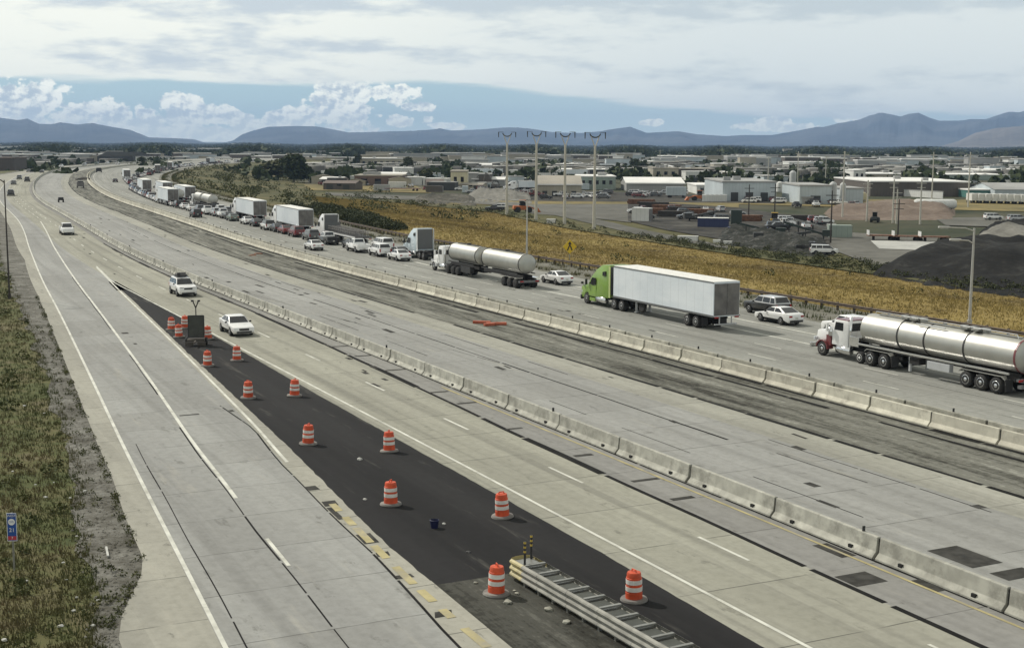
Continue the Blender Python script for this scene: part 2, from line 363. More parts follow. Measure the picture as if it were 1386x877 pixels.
sheet('ramp_pavement', [strip_arrays(dC, lambda s: dE2(s), -25, 45, 0), strip_arrays(dC, lambda s: dE(s)-.25, 45, 133, 0), strip_arrays(dC, -7.4, 133, 1400, 0)], M['ramp'])
sheet('ramp_shoulder', [strip_arrays(dB, dC, -25, 1400, 0)], M['shoulder'])
sheet('gore_edge', [strip_arrays(dE2, dAL, -25, 45, 0), strip_arrays(lambda s: dE(s)-.25, dAL, 45, 124, 0)], M['shoulder'])
sheet('gore_asphalt', [strip_arrays(dAL, dAR, 25.5, 124, 0, 6), strip_arrays(-12.0, dAR, -25, 25.5, 0, 3)], M['asphalt'])
sheet('gore_dirt', [strip_arrays(dAL, -12.0, -25, 25.5, 0, 3)], M['gdirt'])
ja = [rs0.gauss(0,.022) for _ in range(600)]
sheet('asphalt_lip', [strip_arrays(lambda s: dAR(s)-.5, lambda s: dAR(s)+.02+abs(ja[int(s*1.5)%600]), -20, 118, .004, 1, None, .6), strip_arrays(lambda s: dAL(s)-.02-abs(ja[int(s*1.5+99)%600])*1.4, lambda s: dAL(s)+.5, 26, 110, .004, 1, None, .6)], M['asphalt'])
sheet('main_lanes', [strip_arrays(dAR, dSM, -25, 1400, 0, 3)], M['main'])
sheet('inner_shoulder', [strip_arrays(dSM, .3, -25, 1400, 0, 1)], M['strip'])
sheet('closed_lanes', [strip_arrays(.3, 9.3, -25, 1400, 0, 4)], M['mid'])
sheet('closed_shoulder', [strip_arrays(9.3, 12.0, -25, 1400, 0, 1)], M['pale'])
sheet('median_dirt', [strip_arrays(12.0, 18.75, -25, 1400, 0, 2)], M['dirt'])
sheet('right_lanes', [strip_arrays(18.75, dPR, -25, 1400, 0, 6)], M['right'])
sheet('right_verge', [strip_arrays(dPR, lambda s: dN(s)+1.5, -25, 1400, -.02, 1)], M['rdirt'])
rs = random.Random(3)
gn = [rs.uniform(-.5,.5) for _ in range(900)]
sheet('left_verge', [strip_arrays(lambda s: dG(s)+gn[int(s*2)%900]*.9, dB, -25, 1400, -.02, 1)], M['gravel'])
# embankments: dry slope on the right, weedy slope on the left
zr = lambda s, d: zt(*P(s, d)[:2])-.04
dW = lambda s: max(dN(s)+1.4, dL(s))
sheet('upper_slope', [strip_arrays(lambda s: dN(s)+1.4, dW, 200, 447, 0, 8, zr, 4.0)], M['infield'])
sheet('dry_slope', [strip_arrays(dW, dY, -25, 447, 0, 14, zr, 4.0)], M['dry'])
sheet('infield_slope', [strip_arrays(lambda s: dN(s)+1.4, dY, 447, 1400, 0, 8, zr, 12.0)], M['infield'])
sheet('lower_slope', [strip_arrays(dY, lambda s: dY(s)+30, -25, 447, 0, 2, lambda s, d: PLAIN+.15-.2*ss((d-dY(s))/28), 6.0)], M['infield'])
sheet('left_slope', [strip_arrays(lambda s: dG(s)-75, lambda s: dG(s)+.6, -25, 700, 0, 16, lambda s, d: zt(*P(s, d)[:2])-.05, 5.0)], M['verge'])
# the valley floor, one sheet to the horizon
V, F = [(0,0,PLAIN-.06)], []
rad = [20*1.35**i for i in range(26)]; na = 96
for r_ in rad: V += [(r_*math.cos(2*PI*k/na), r_*math.sin(2*PI*k/na), PLAIN-.06) for k in range(na)]
mbp = MB(); mbp.v = V; mbp.f = [(0,1+k,1+(k+1)%na) for k in range(na)]+[(1+i*na+k,1+(i+1)*na+k,1+(i+1)*na+(k+1)%na,1+i*na+(k+1)%na) for i in range(len(rad)-1) for k in range(na)]
tag(mbp.build('ground', M['plain']), kind='structure')

# painted lines, joints, patches, painted shade by the barriers
def line(d, w, s0, s1, z=.012, dash=None):
    d = fn(d)
    if dash is None: return [strip_arrays(lambda s: d(s)-w/2, lambda s: d(s)+w/2, s0, s1, z)]
    on, per = dash; out = []; s = s0
    while s < s1: out += [strip_arrays(lambda q: d(q)-w/2, lambda q: d(q)+w/2, s, min(s+on, s1), z)]; s += per
    return out
sheet('white_lines', line(lambda s: dC(s)+.1, .16, -25, 900)+line(dD, .18, 39.6, 250)+line(dD, .15, 17.3-12.4, 38, dash=(3.6,12.4))+line(lambda s: -5.5+.0*s, .14, 262, 800, dash=(3.6,12.4))
      + line(lambda s: dE(s)-.02, .16, 45, 150)+line(lambda s: max(-7.75, dE(s)+.12) if s > 124 else -7.7, .15, -25, 152)
      + line(-4.22, .14, 23-12.45*3, 700, dash=(3.3,12.45))
      + line(25.15, .13, 10, 700, dash=(3.3,12.4))+line(28.75, .13, 14, 700, dash=(3.3,12.4))
      + line(tab((-30,33.2),(65,32.3),(80,32.1),(107,30.95),(125,30.9),(170,32.4),(400,32.4)), .28, -25, 300)+line(tab((-30,36.3),(75,36.1),(100,36.2),(160,36.6),(300,39.5)), .28, -25, 300)
      + line(19.0+2.6, .14, -25, 700), M['white_mark'])
ypieces = []
s = 19.5
while s < 37: L = rs.uniform(.7, 2.2); ypieces += line(lambda q: dE(q)+.12, .32, s, s+L); s += L+rs.uniform(.25, 1.1)
sheet('yellow_lines', line(-.52, .14, -25, 60)+ypieces, M['yellow_mark'])
seal_shade = []
def crack(d, w, s0, s1, brk=.0):
    d = fn(d); s = s0
    while s < s1:
        L = rs.uniform(3, 9); e = min(s+L, s1)
        if rs.random() >= brk:
            ww = w*rs.uniform(.8,1.7); seal_shade.extend(line(lambda q: d(q)+.02*math.sin(q*.5), ww, s, e, .006))
        s = e+rs.uniform(0,.4)
crack(dSM, .26, -25, 190)
crack(lambda s: dC(s)+.72, .035, -25, 52); crack(lambda s: dD(s)-.16, .05, -20, 140, .2); crack(lambda s: dE2(s)-.02, .07, -20, 60)
crack(6.95, .1, 40, 230, .15); crack(tab((-20,8.3),(65,6.95),(115,2.7),(118,2.6)), .05, 30, 116, .35); crack(3.5, .05, 0, 200, .5); crack(8.9, .06, 0, 300, .4)
crack(11.93, .22, -20, 500, .05); crack(18.45, .34, -20, 480, .03); crack(-.04, .1, -20, 500, .05); crack(17.2, .3, 10, 300, .45); crack(28.0, .05, 20, 300, .5)  # lines at the feet of both barrier rows are shade laid down as colour
sheet('seals_and_shade', seal_shade, M['seal_shade'])
patch = []
def pat(s, d, l, w, skew=0.0, z=.008):
    q = [(s,d),(s+l,d+skew),(s+l,d+w+skew),(s,d+w)]; patch.append(([P(a,b,z) for a,b in q], [(0,1,2,3)], q))
pat(18.8,2.6,2.3,1.5); pat(17.2,2.7,.9,1.6); pat(24.6,8.8,.5,.5); pat(30.4,4.8,.8,.4); pat(27.3,3.4,1.3,.25); pat(21.8,-.9,1.7,.7); pat(19,-2.6,1.2,1.4); pat(17.4,-.6,1.3,1.0)
for s in (31.2,34.6,40,47,54.5,58.4,67,73.5,78.5): pat(s, -2.35+rs.uniform(-.1,.3)+max(0,(s-46))*.028, rs.uniform(.25,.4), rs.uniform(.9,1.7))
for k in range(46):
    s = rs.uniform(30,260); pat(s, rs.uniform(1.2,11), rs.uniform(.4,1.6)*(1+s/160), rs.uniform(.15,.5), rs.uniform(-.1,.1))
for k in range(34):
    s = rs.uniform(20,260); pat(s, rs.choice([22.3,25.1,28.7,31.8])+rs.uniform(-.5,.5), rs.uniform(.4,1.2)*(1+s/160), rs.uniform(.12,.4))
for k in range(16): s = rs.uniform(60,230); pat(s, rs.uniform(-6.5,-.6), rs.uniform(.4,1.2)*(1+s/200), rs.uniform(.12,.35))
for (s, l, w, k) in ((39.5,.7,.5,0),(36.7,.8,.6,.1),(34.6,1.9,.25,.1),(31.0,1.3,.6,.1),(29.3,.5,.5,.1),(26.6,.4,.6,0),(22.5,.5,.6,.2),(58,.5,.25,0),(86,.6,.25,0)):
    pat(s, dE2(s)+.05, l, w, k)
pat(58,-17.3,.25,1.1); pat(92,-14.2,.8,.5)
sheet('road_patches', patch, M['patch'])

# ------------------------------------------------------------------ mountains
rid_l = [(-330,186),(-200,172),(-120,166),(-60,162),(0,159),(15,161),(30,163),(43,161),(58,168),(75,168.5),(87,166),(110,169),(130,167),(150,171),(180,176),(205,186),(240,187),(265,188.5),(280,193)]
rid_m = [(306,193),(318,190),(330,182),(345,177),(365,172),(400,171),(430,171.5),(455,176),(472,179.5),(500,179),(530,178),(560,177.5),(580,176),(595,174.5),(610,177),(650,175.5),(680,173),(700,173),(720,175),(745,179),(780,180.5),(810,178),(830,174.5),(850,172),(872,180),(915,178),(940,182),(980,184.5),(1000,183),(1040,183),(1075,177),(1100,172),(1108,172.5),(1130,167),(1155,163),(1170,157),(1187,153.5),(1200,156),(1211,158.5),(1222,155),(1235,153.5),(1250,160),(1263,164),(1290,164),(1305,162),(1325,162),(1340,157),(1356,152),(1370,153),(1386,148),(1440,147),(1520,154),(1640,164),(1800,180)]
rid_n = [(1255,201),(1290,191),(1312,180),(1340,173.5),(1386,170.5),(1450,166),(1560,172),(1700,186),(1800,198)]
m, N, b = new_mat('mountain slope')
o = N.n('ShaderNodeTexCoord').outputs['Object']
f1 = N.noise(o, .0009, 6, .6); f2 = N.noise(o, .006, 5, .65)
c = N.mix(N.ramp(f1, .38, .62), (.048,.06,.078), (.095,.103,.115)); c = N.mix(N.m('MULTIPLY', N.ramp(f2, .45, .7), .4), c, (.03,.036,.034))  # part of the blue haze is put into the slope colour
N.put(b.inputs['Base Color'], c); b.inputs['Roughness'].default_value = 1; b.inputs['Specular IOR Level'].default_value = 0
M['mount'] = m
M['mount2'] = ground_mat('bare mine slope', [(.10,.09,.08),(.15,.13,.11),(.2,.17,.15)], .0012, .008)
def fbm(x, y, seed, oct=5):
    t = np.zeros_like(x); a = 1.0; g = np.random.default_rng(seed)
    for k in range(oct):
        for _ in range(3):
            th = g.uniform(0, 2*PI); ph = g.uniform(0, 2*PI); w = 2.0**k
            t += a/3*np.abs(np.sin((x*math.cos(th)+y*math.sin(th))*w+ph))
        a *= .55
    return t
def mountain(name, ridge, D, deep, mat, seed, pts=520):
    rg = np.array(ridge, float); us = np.linspace(rg[0,0], rg[-1,0], pts); vs = np.interp(us, rg[:,0], rg[:,1])
    azs = np.arctan((us-693)/F_PX); top = CAM_H+(HOR+(us-693)*7/1386-vs)/F_PX*D; top = np.maximum(top-PLAIN, 2)
    prof = [(-1.0,0),(-.86,.05),(-.7,.16),(-.55,.30),(-.4,.46),(-.28,.6),(-.17,.75),(-.08,.88),(0,1.0),(.15,.8),(.4,.45),(.7,.15),(1.0,0)]
    V = []; n = len(prof)
    for t, h in prof:
        dist = (D+t*deep)/np.cos(azs); wob = fbm(azs*70, np.full_like(azs, t*2.2), seed)-.9
        amp = .42*h*(1-h)*4 if t < 0 else .0
        hh = top*(h+amp*.9*wob) if t != 0 else top
        V.append(np.stack([np.sin(azs)*dist, np.cos(azs)*dist, PLAIN-3+np.maximum(hh, 0)], 1))
    V = np.concatenate(V); F = [(i*pts+j, i*pts+j+1, (i+1)*pts+j+1, (i+1)*pts+j) for i in range(n-1) for j in range(pts-1)]
    o = raw(name, V, F, mat, smooth=True); o['kind'] = 'structure'; return o
mountain('mountain', rid_l, 13000, 2600, M['mount'], 1)
mountain('mountain', rid_m, 14500, 3000, M['mount'], 2, 900)
mountain('mountain', rid_n, 10500, 1500, M['mount2'], 3, 300)

# ------------------------------------------------------------------ haze
hz = MB().box((1000, 9200, 204), (21000, 19000, 424)); ho = hz.build('haze', None); ho.data.materials.clear()
hm = bpy.data.materials.new('haze'); hm.use_nodes = True; hm.node_tree.nodes.clear(); H = NT(hm.node_tree)
pv_ = H.n('ShaderNodeVolumePrincipled', {'Color': (.44,.64,1.0), 'Density': .000055, 'Anisotropy': .1})
hm.node_tree.links.new(pv_.outputs[0], H.n('ShaderNodeOutputMaterial').inputs['Volume'])
ho.data.materials.append(hm); ho['kind'] = 'stuff'
hm.cycles.homogeneous_volume = True if hasattr(hm.cycles, 'homogeneous_volume') else None

# ------------------------------------------------------------------ foliage
def leaf_mat(name, c1, c2):
    m, N, b = new_mat(name); o = N.n('ShaderNodeTexCoord').outputs['Object']
    oi = N.n('ShaderNodeObjectInfo').outputs['Random']
    f = N.noise(o, .6, 4, .6); g = N.n('ShaderNodeTexWhiteNoise', {'Vector': N.n('ShaderNodeNewGeometry').outputs['Position']}, noise_dimensions='3D')
    c = N.mix(N.ramp(f, .35, .65), c1, c2); c = N.mix(N.m('MULTIPLY', oi, .45), c, (.075,.07,.03))
    N.put(b.inputs['Base Color'], c); b.inputs['Roughness'].default_value = .8; b.inputs['Specular IOR Level'].default_value = .2
    return m
M['leaf'] = leaf_mat('dark foliage', (.028,.042,.018), (.055,.072,.028))
M['leaf2'] = leaf_mat('olive foliage', (.05,.06,.022), (.09,.095,.035))
M['hedge'] = leaf_mat('hedge foliage', (.035,.045,.02), (.06,.068,.03))
M['bark'] = plain('bark', (.09,.07,.05), .9)
def leaf_cloud(n, lobes, size, g):
    """leaf clumps spread through the volume of several lobes; returns vertices and quads"""
    L = np.array(lobes, float); w = L[:,3]**3; k = g.choice(len(L), n, p=w/w.sum())
    dirs = g.normal(size=(n,3)); dirs /= np.linalg.norm(dirs, axis=1)[:,None]
    rr = g.uniform(.35, 1.0, n)**.5
    c = L[k,:3]+dirs*(rr*L[k,3])[:,None]*np.array([1,1,.85])
    a = g.normal(size=(n,3)); a /= np.linalg.norm(a, axis=1)[:,None]; b2 = np.cross(a, g.normal(size=(n,3))); b2 /= np.linalg.norm(b2, axis=1)[:,None]
    sz = size*g.uniform(.6, 1.4, n)[:,None]
    V = np.stack([c+a*sz, c+b2*sz*.8, c-a*sz, c-b2*sz*.8], 1).reshape(-1,3); F = np.arange(n*4).reshape(-1,4)
    return V, F
def tree_proto(name, h, r_, mat, seed, n=700, size=.45, label=None, lowc=.25):
    g = np.random.default_rng(seed); rr = random.Random(seed)
    root = empty(name, label=label, cat='tree')
    t = MB(); t.cyl((0,0,0), (0,0,h*.45), h*.028, h*.018, 7)
    lob = []
    for k in range(7):
        a = rr.uniform(0, 2*PI); q = rr.uniform(.1,.62)*r_; z = h*rr.uniform(lowc+.12,.8); lob.append((q*math.cos(a), q*math.sin(a), z, r_*rr.uniform(.38,.6)))
        if k < 5: t.cyl((0,0,h*rr.uniform(.25,.42)), (q*math.cos(a), q*math.sin(a), z), h*.012, h*.005, 5)
    lob.append((0,0,h*.72,r_*.62))
    t.build('trunk', M['bark'], root)
    V, F = leaf_cloud(n, lob, size, g); V[:,2] = np.maximum(V[:,2], h*.1)
    c = raw('crown', V, F, mat); c.parent = root
    return root

def place(root, p, rz=0.0, sc=1.0):
    root.location = p; root.rotation_euler = (0,0,rz); root.scale = (sc,)*3 if not isinstance(sc, tuple) else sc; return root

# far tree belt across the valley: one mass
def tree_mass(name, n, xs, ys, hs, mat, seed, label):
    g = np.random.default_rng(seed); k = 10
    x = g.uniform(*xs, n); dist = np.exp(g.uniform(math.log(ys[0]), math.log(ys[1]), n)); azr = np.radians(x)
    clump = np.sin(azr*60+np.log(dist)*9)+np.sin(azr*140-np.log(dist)*17); keep = clump > (-.9 if ys[0] < 1500 else -9); azr, dist = azr[keep], dist[keep]; n = len(dist)
    cx, cy = np.sin(azr)*dist, np.cos(azr)*dist; h = g.uniform(*hs, n)*(1+.3*np.sin(azr*90)); r_ = h*g.uniform(.45,.8,n)
    c = np.stack([cx, cy, PLAIN+h*.5], 1)
    dirs = g.normal(size=(n,k,3)); dirs /= np.linalg.norm(dirs, axis=2)[...,None]
    ctr = c[:,None,:]+dirs*np.stack([r_*.6, r_*.6, h*.36], 1)[:,None,:]
    a = g.normal(size=(n,k,3)); a /= np.linalg.norm(a, axis=2)[...,None]; b2 = np.cross(a, g.normal(size=(n,k,3))); b2 /= np.linalg.norm(b2, axis=2)[...,None]
    sz = (r_*.55)[:,None,None]*g.uniform(.7,1.2,(n,k,1))
    V = np.stack([ctr+a*sz, ctr+b2*sz, ctr-a*sz, ctr-b2*sz], 2).reshape(-1,3); V[:,2] = np.maximum(V[:,2], PLAIN-.2)
    F = np.arange(len(V)).reshape(-1,4)
    o = raw(name, V, F, mat); tag(o, label, 'trees', kind='stuff'); return o
tree_mass('tree_belt', 34000, (-28,28), (1600,9000), (6,11), M['leaf'], 11, 'dark belt of trees running across the whole valley below the mountains')
tree_mass('scattered_trees', 3000, (-27,27), (650,1900), (2.5,6.5), M['leaf'], 12, 'loose dark trees between the far roofs in the valley')

# grass and weeds that nobody could count
def tufts(name, pts, hs, w, blades, mat, seed, label, lean=.5, cat='grass'):
    g = np.random.default_rng(seed); pts = np.asarray(pts, float); n = len(pts)
    a = g.uniform(0, 2*PI, (n,blades)); h = g.uniform(*hs, (n,blades))*g.uniform(.6,1.3,(n,1)); sp = h*g.uniform(.1,1.0,(n,blades))*lean
    base = pts[:,None,:]+np.stack([np.cos(a)*w*2, np.sin(a)*w*2, np.zeros_like(a)-.05], 2)*g.uniform(.2,2.0,(n,blades,1))
    tip = base+np.stack([np.cos(a)*sp, np.sin(a)*sp, h], 2)
    b2 = g.uniform(0, 2*PI, (n,blades)); off = np.stack([np.cos(b2), np.sin(b2), np.zeros_like(b2)], 2)*w*.5
    V = np.stack([base-off, base+off, tip], 2).reshape(-1,3); F = np.arange(len(V)).reshape(-1,3)
    o = raw(name, V, F, mat); tag(o, label, cat, kind='stuff'); return o
def grass_mat(name, stops, sc=.12):
    return ground_mat(name, stops, sc, .9, up=True)
M['g_weed'] = grass_mat('weed blades', [(.06,.08,.027),(.09,.104,.038),(.135,.122,.054),(.185,.142,.075)], .06)
M['g_dry'] = grass_mat('dry blades', [(.16,.115,.04),(.25,.182,.056),(.32,.238,.076),(.39,.30,.11)], .03)
g_ = np.random.default_rng(5)
pts = []
for _ in range(30000):
    s = math.exp(g_.uniform(math.log(14), math.log(300))); d = dG(s)+.5-abs(g_.normal())*13
    if d < dG(s)-45: continue
    p = P(s, d); pts.append((p.x, p.y, zt(p.x, p.y)))
tufts('verge_weeds', pts, (.04,.26), .05, 7, M['g_weed'], 6, 'green and brown weeds covering the slope beside the exit ramp')
pts = []
for _ in range(70000):
    s = g_.uniform(40, 447); a, b2 = dW(s)-1.5*g_.random(), dY(s); d = g_.uniform(a, b2); p = P(s, d); pts.append((p.x, p.y, zt(p.x, p.y)))
tufts('dry_grass', pts, (.08,.3), .08, 4, M['g_dry'], 7, 'golden dry grass covering the slope beyond the guardrail')
pts = []
for _ in range(5000):
    s = g_.uniform(40, 700); d = dPR(s)+abs(g_.normal())*1.2+1.0+(4 if g_.random() < .5 else 0); p = P(s, d); pts.append((p.x, p.y, zt(p.x, p.y)))
tufts('roadside_weeds', pts, (.15,.5), .1, 6, M['g_weed'], 8, 'low grey green weeds along the foot of the guardrail')
# shrub thickets: ground cover on the slope, edge of the yard and along the hedge
def thicket(name, pts, r_, mat, seed, label, n=46, lf=.22):
    g = np.random.default_rng(seed); V, F = [], []; k = 0
    for (x, y, z) in pts:
        rr = g.uniform(*r_); v, f = leaf_cloud(n, [(x,y,z+rr*.35,rr),(x+rr*.6,y,z+rr*.25,rr*.7)], rr*lf, g); V.append(v); F.append(f+k); k += len(v)
    o = raw(name, np.concatenate(V), np.concatenate(F), mat); tag(o, label, 'shrubs', kind='stuff'); return o
pts = []
for _ in range(330):
    s = g_.uniform(205, 292); d = dN(s)+2.2+g_.uniform(0,1)*(3+9*min(1,(s-200)/60)); p = P(s, d); pts.append((p.x, p.y, zt(p.x, p.y)))
thicket('hedge_thicket', pts, (.7,1.4), M['hedge'], 21, 'dark green thicket of shrubs behind the queue of stopped lorries', 130, .13)
pts = []
for _ in range(300):
    s = 90+355*g_.random()**1.9; d = dY(s)+g_.normal()*2.2+2.5; p = P(s, d); pts.append((p.x, p.y, PLAIN))
for _ in range(420):
    s = g_.uniform(75, 235); d = dY(s)+g_.uniform(1,17)*min(1,1.4-s/300); p = P(s, d); pts.append((p.x, p.y, PLAIN))
thicket('yard_edge_shrubs', pts, (.35,.95), M['leaf'], 22, 'dark scrub growing along the bottom edge of the golden slope', 80, .15)
pts = []
for _ in range(170):
    s = g_.uniform(60, 440); d = g_.uniform(dN(s)+4, dY(s)); p = P(s, d)
    if math.sin(p.x*.11)+math.sin(p.y*.07+p.x*.05) > .2 or d < dN(s)+7: pts.append((p.x, p.y, zt(p.x, p.y)))
thicket('slope_brush', pts, (.35,.95), M['leaf2'], 23, 'olive brush scattered through the golden dry grass', 60, .14)
pts = []
for _ in range(300):
    s = g_.uniform(300, 900); d = dN(s)+3+abs(g_.normal())*40
    if s < 470: d = min(d, dY(s)-1)
    p = P(s, d); pts.append((p.x, p.y, zt(p.x, p.y)))
thicket('infield_brush', pts, (.8,2.2), M['leaf2'], 24, 'olive and brown brush on the grassy infield inside the bend', 60, .15)
pts = []
for _ in range(140):
    s = math.exp(g_.uniform(math.log(16), math.log(160))); d = dG(s)-abs(g_.normal())*9; p = P(s, d); pts.append((p.x, p.y, zt(p.x, p.y)))
thicket('verge_brush', pts, (.2,.55), M['leaf2'], 25, 'small green bushes among the weeds beside the exit ramp', 40)

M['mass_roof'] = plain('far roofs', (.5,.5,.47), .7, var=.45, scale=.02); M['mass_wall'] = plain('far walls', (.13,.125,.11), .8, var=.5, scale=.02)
def roof_mass(n, seed):
    g = np.random.default_rng(seed); az_ = np.radians(g.uniform(-26,26,n)); D = np.exp(g.uniform(math.log(850), math.log(1550), n)); w = g.uniform(5,26,n); dd = g.uniform(5,16,n); h = g.uniform(2.6,5.5,n); cx, cy = np.sin(az_)*D, np.cos(az_)*D
    ok = np.ones(n, bool)
    for i in range(n):
        s, d = sd_of(cx[i], cy[i]); ok[i] = d > dPR(s)+45 or d < -70 or s > 1300
    k = int(ok.sum()); sg = np.array([(i,j,q) for i in (-.5,.5) for j in (-.5,.5) for q in (0,1)]); V = np.stack([np.array([cx[i],cy[i],PLAIN])+sg*[w[i],dd[i],h[i]] for i in range(n) if ok[i]]).reshape(-1,3)
    F = np.concatenate([np.array([(0,1,3,2),(4,6,7,5),(0,4,5,1),(2,3,7,6),(1,5,7,3)])+8*q for q in range(k)])
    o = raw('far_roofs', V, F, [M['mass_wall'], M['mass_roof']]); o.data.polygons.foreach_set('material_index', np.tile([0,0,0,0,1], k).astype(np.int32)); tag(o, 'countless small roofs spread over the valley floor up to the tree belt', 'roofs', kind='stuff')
roof_mass(1100, 77)
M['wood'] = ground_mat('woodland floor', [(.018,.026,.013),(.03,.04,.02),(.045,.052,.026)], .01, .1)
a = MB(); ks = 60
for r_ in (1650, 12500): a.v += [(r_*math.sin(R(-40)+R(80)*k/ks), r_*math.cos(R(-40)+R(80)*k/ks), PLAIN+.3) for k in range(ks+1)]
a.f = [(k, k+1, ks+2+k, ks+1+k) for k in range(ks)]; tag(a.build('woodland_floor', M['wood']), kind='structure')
# stray stones and edge weeds along the ramp shoulder
g = np.random.default_rng(71); n = 2600; V, F = [], []
for k in range(n):
    s = math.exp(g.uniform(math.log(20), math.log(150))); t = g.random(); d = dG(s)+(dB(s)-dG(s))*t; p = P(s, d, -.01); r_ = .02+.07*g.random()**3
    q = [Vector((r_,0,0)),Vector((-r_,0,0)),Vector((0,r_,0)),Vector((0,-r_,0)),Vector((0,0,r_*.8)),Vector((0,0,-r_*.3))]; rot = Matrix.Rotation(g.uniform(0,6),3,'Z'); b0 = len(V); V += [tuple(p+rot@v*g.uniform(.7,1.3)) for v in q]; F += [(b0+i,b0+j,b0+l) for i,j,l in ((0,2,4),(2,1,4),(1,3,4),(3,0,4))]
tag(raw('loose_stones', V, F, M['gravel']), 'loose stones scattered over the gravel strip beside the ramp', 'stones', kind='stuff')
pts = []
for k in range(150):
    s = 26+95*g.random()**1.3; p = P(s, dB(s)-.1-abs(g.normal())*.12); pts.append((p.x,p.y,0))
for k in range(120):
    s = 24+75*g.random()**1.2; p = P(s, min(dG(s)+abs(g.normal())*.8, dB(s)-.25)); pts.append((p.x,p.y,0))
thicket('edge_weeds', pts, (.07,.22), M['leaf2'], 26, 'dark weed clumps in the crack along the edge of the ramp shoulder', 30)
# ------------------------------------------------------------------ vehicle materials
M['glass'] = plain('dark glass', (.012,.014,.017), .06, var=.1, spec=.8)
M['rubber'] = plain('tyre rubber', (.022,.022,.022), .9, dirt=.5, dirt_c=(.07,.065,.055))
M['alloy'] = plain('wheel alloy', (.42,.42,.42), .35, .7)
M['blk'] = plain('black plastic', (.025,.025,.026), .6)
M['under'] = plain('underbody', (.018,.018,.018), .9)
M['chrome'] = plain('chrome', (.75,.75,.75), .14, 1.0, var=.05)
M['steel'] = plain('polished steel tank', (.46,.455,.42), .42, .75, var=.07, scale=.8, dirt=.25, dirt_c=(.3,.29,.26))
M['lampw'] = plain('headlamp lens', (.5,.52,.54), .12)
M['lampr'] = plain('tail lamp red', (.30,.012,.012), .25)
M['lampo'] = plain('amber marker', (.6,.22,.03), .3)
M['galv'] = plain('galvanised steel', (.30,.30,.28), .5, .5, var=.15, dirt=.4); M['plate'] = plain('plate', (.55,.55,.5), .5)
for k, c in dict(white=(.78,.78,.77), black=(.018,.018,.02), silver=(.42,.43,.44), grey=(.12,.125,.13), maroon=(.15,.03,.035), red=(.17,.03,.03), lime=(.20,.33,.055), lime_pale=(.46,.54,.22), blue=(.05,.09,.2), tan=(.30,.26,.2), green=(.12,.16,.13), ice=(.56,.64,.68)).items():
    M['p_'+k] = paint('paint '+k, c)
m, N, b = new_mat('trailer sheet'); o = N.n('ShaderNodeTexCoord').outputs['Object']; x_ = N.n('ShaderNodeSeparateXYZ', {0: o}).outputs[0]
rib = N.ramp(N.m('ABSOLUTE', N.m('SUBTRACT', N.m('FRACT', N.m('MULTIPLY', x_, .82)), .5)), .44, .5)
c = N.mix(N.ramp(N.noise(N.n('ShaderNodeMapping', {'Vector': o, 'Scale': (.25,1,.6)}).outputs[0], 1.0, 5, .6), .35, .7), (.70,.74,.77), (.60,.65,.69))
c = N.mix(N.m('MULTIPLY', rib, .3), c, (.4,.42,.44)); N.put(b.inputs['Base Color'], c); b.inputs['Roughness'].default_value = .4
M['trailer'] = m
M['door'] = plain('dark metal and shaded doors', (.14,.132,.125), .5, var=.25, scale=1.2)
M['roofsheet'] = plain('trailer roof', (.72,.71,.67), .5, var=.08)

class Parts:
    """the pieces of one kind of vehicle, made either as parts or, far off, as one mesh"""
    def __init__(s): s.l = []
    def add(s, name, mb, mat, parent=None, smooth=False, bevel=0): s.l.append((name, mb, mat, parent, smooth, bevel)); return len(s.l)-1
PROTO = {}
def spawn(key, parts_fn, name, label, cat, p, rz, group=None, low=False):
    k = (key, low)
    if k not in PROTO:
        pl = parts_fn()
        if low:
            mats, V, F, mi = [], [], [], []
            for (n_, mb, mt, pa, sm, bv) in pl.l:
                if mt not in mats: mats.append(mt)
                q = len(V); V += mb.v; F += [tuple(i+q for i in f) for f in mb.f]; mi += [mats.index(mt)]*len(mb.f)
            mb = MB(); mb.v, mb.f = V, F; o = mb.build(name, [M[x] for x in mats]); o.data.polygons.foreach_set('material_index', mi); root = o
        else:
            root = empty(name); objs = []
            for (n_, mb, mt, pa, sm, bv) in pl.l:
                objs.append(mb.build(n_, M[mt], root if pa is None else objs[pa], smooth=sm, bevel=bv))
        PROTO[k] = root
    else: root = copy_tree(PROTO[k])
    root.location = p; root.rotation_euler = (0,0,rz); root.name = name
    return tag(root, label, cat, group)
def along(s, d, back=False): return P(s, d, .0), PI/2-hd(s)+(PI if back else 0)

def wheel(pl, x, y, r, w, rim='alloy', parent=None):
    sgn = 1 if y > 0 else -1
    t = MB().lathe([(r*.62,-w/2),(r*.93,-w/2),(r,-w*.36),(r,w*.36),(r*.93,w/2),(r*.62,w/2)], (x,y,r), 18, 'Y')
    i = pl.add('wheel', t, 'rubber', parent, 1)
    yo = y+sgn*w*.5
    q = MB().lathe([(r*.62,-.03*sgn),(r*.58,.012*sgn),(r*.34,-.04*sgn),(r*.16,.03*sgn)], (x,yo,r), 14, 'Y')
    if parent is None: pl.add('rim', q, rim, i, 1)
    else: pl.add('rim', q, rim, parent, 1)
def arc(cx, cz, r, a0, a1, n=7): return [(cx+r*math.cos(a0+(a1-a0)*i/n), cz+r*math.sin(a0+(a1-a0)*i/n)) for i in range(n+1)]

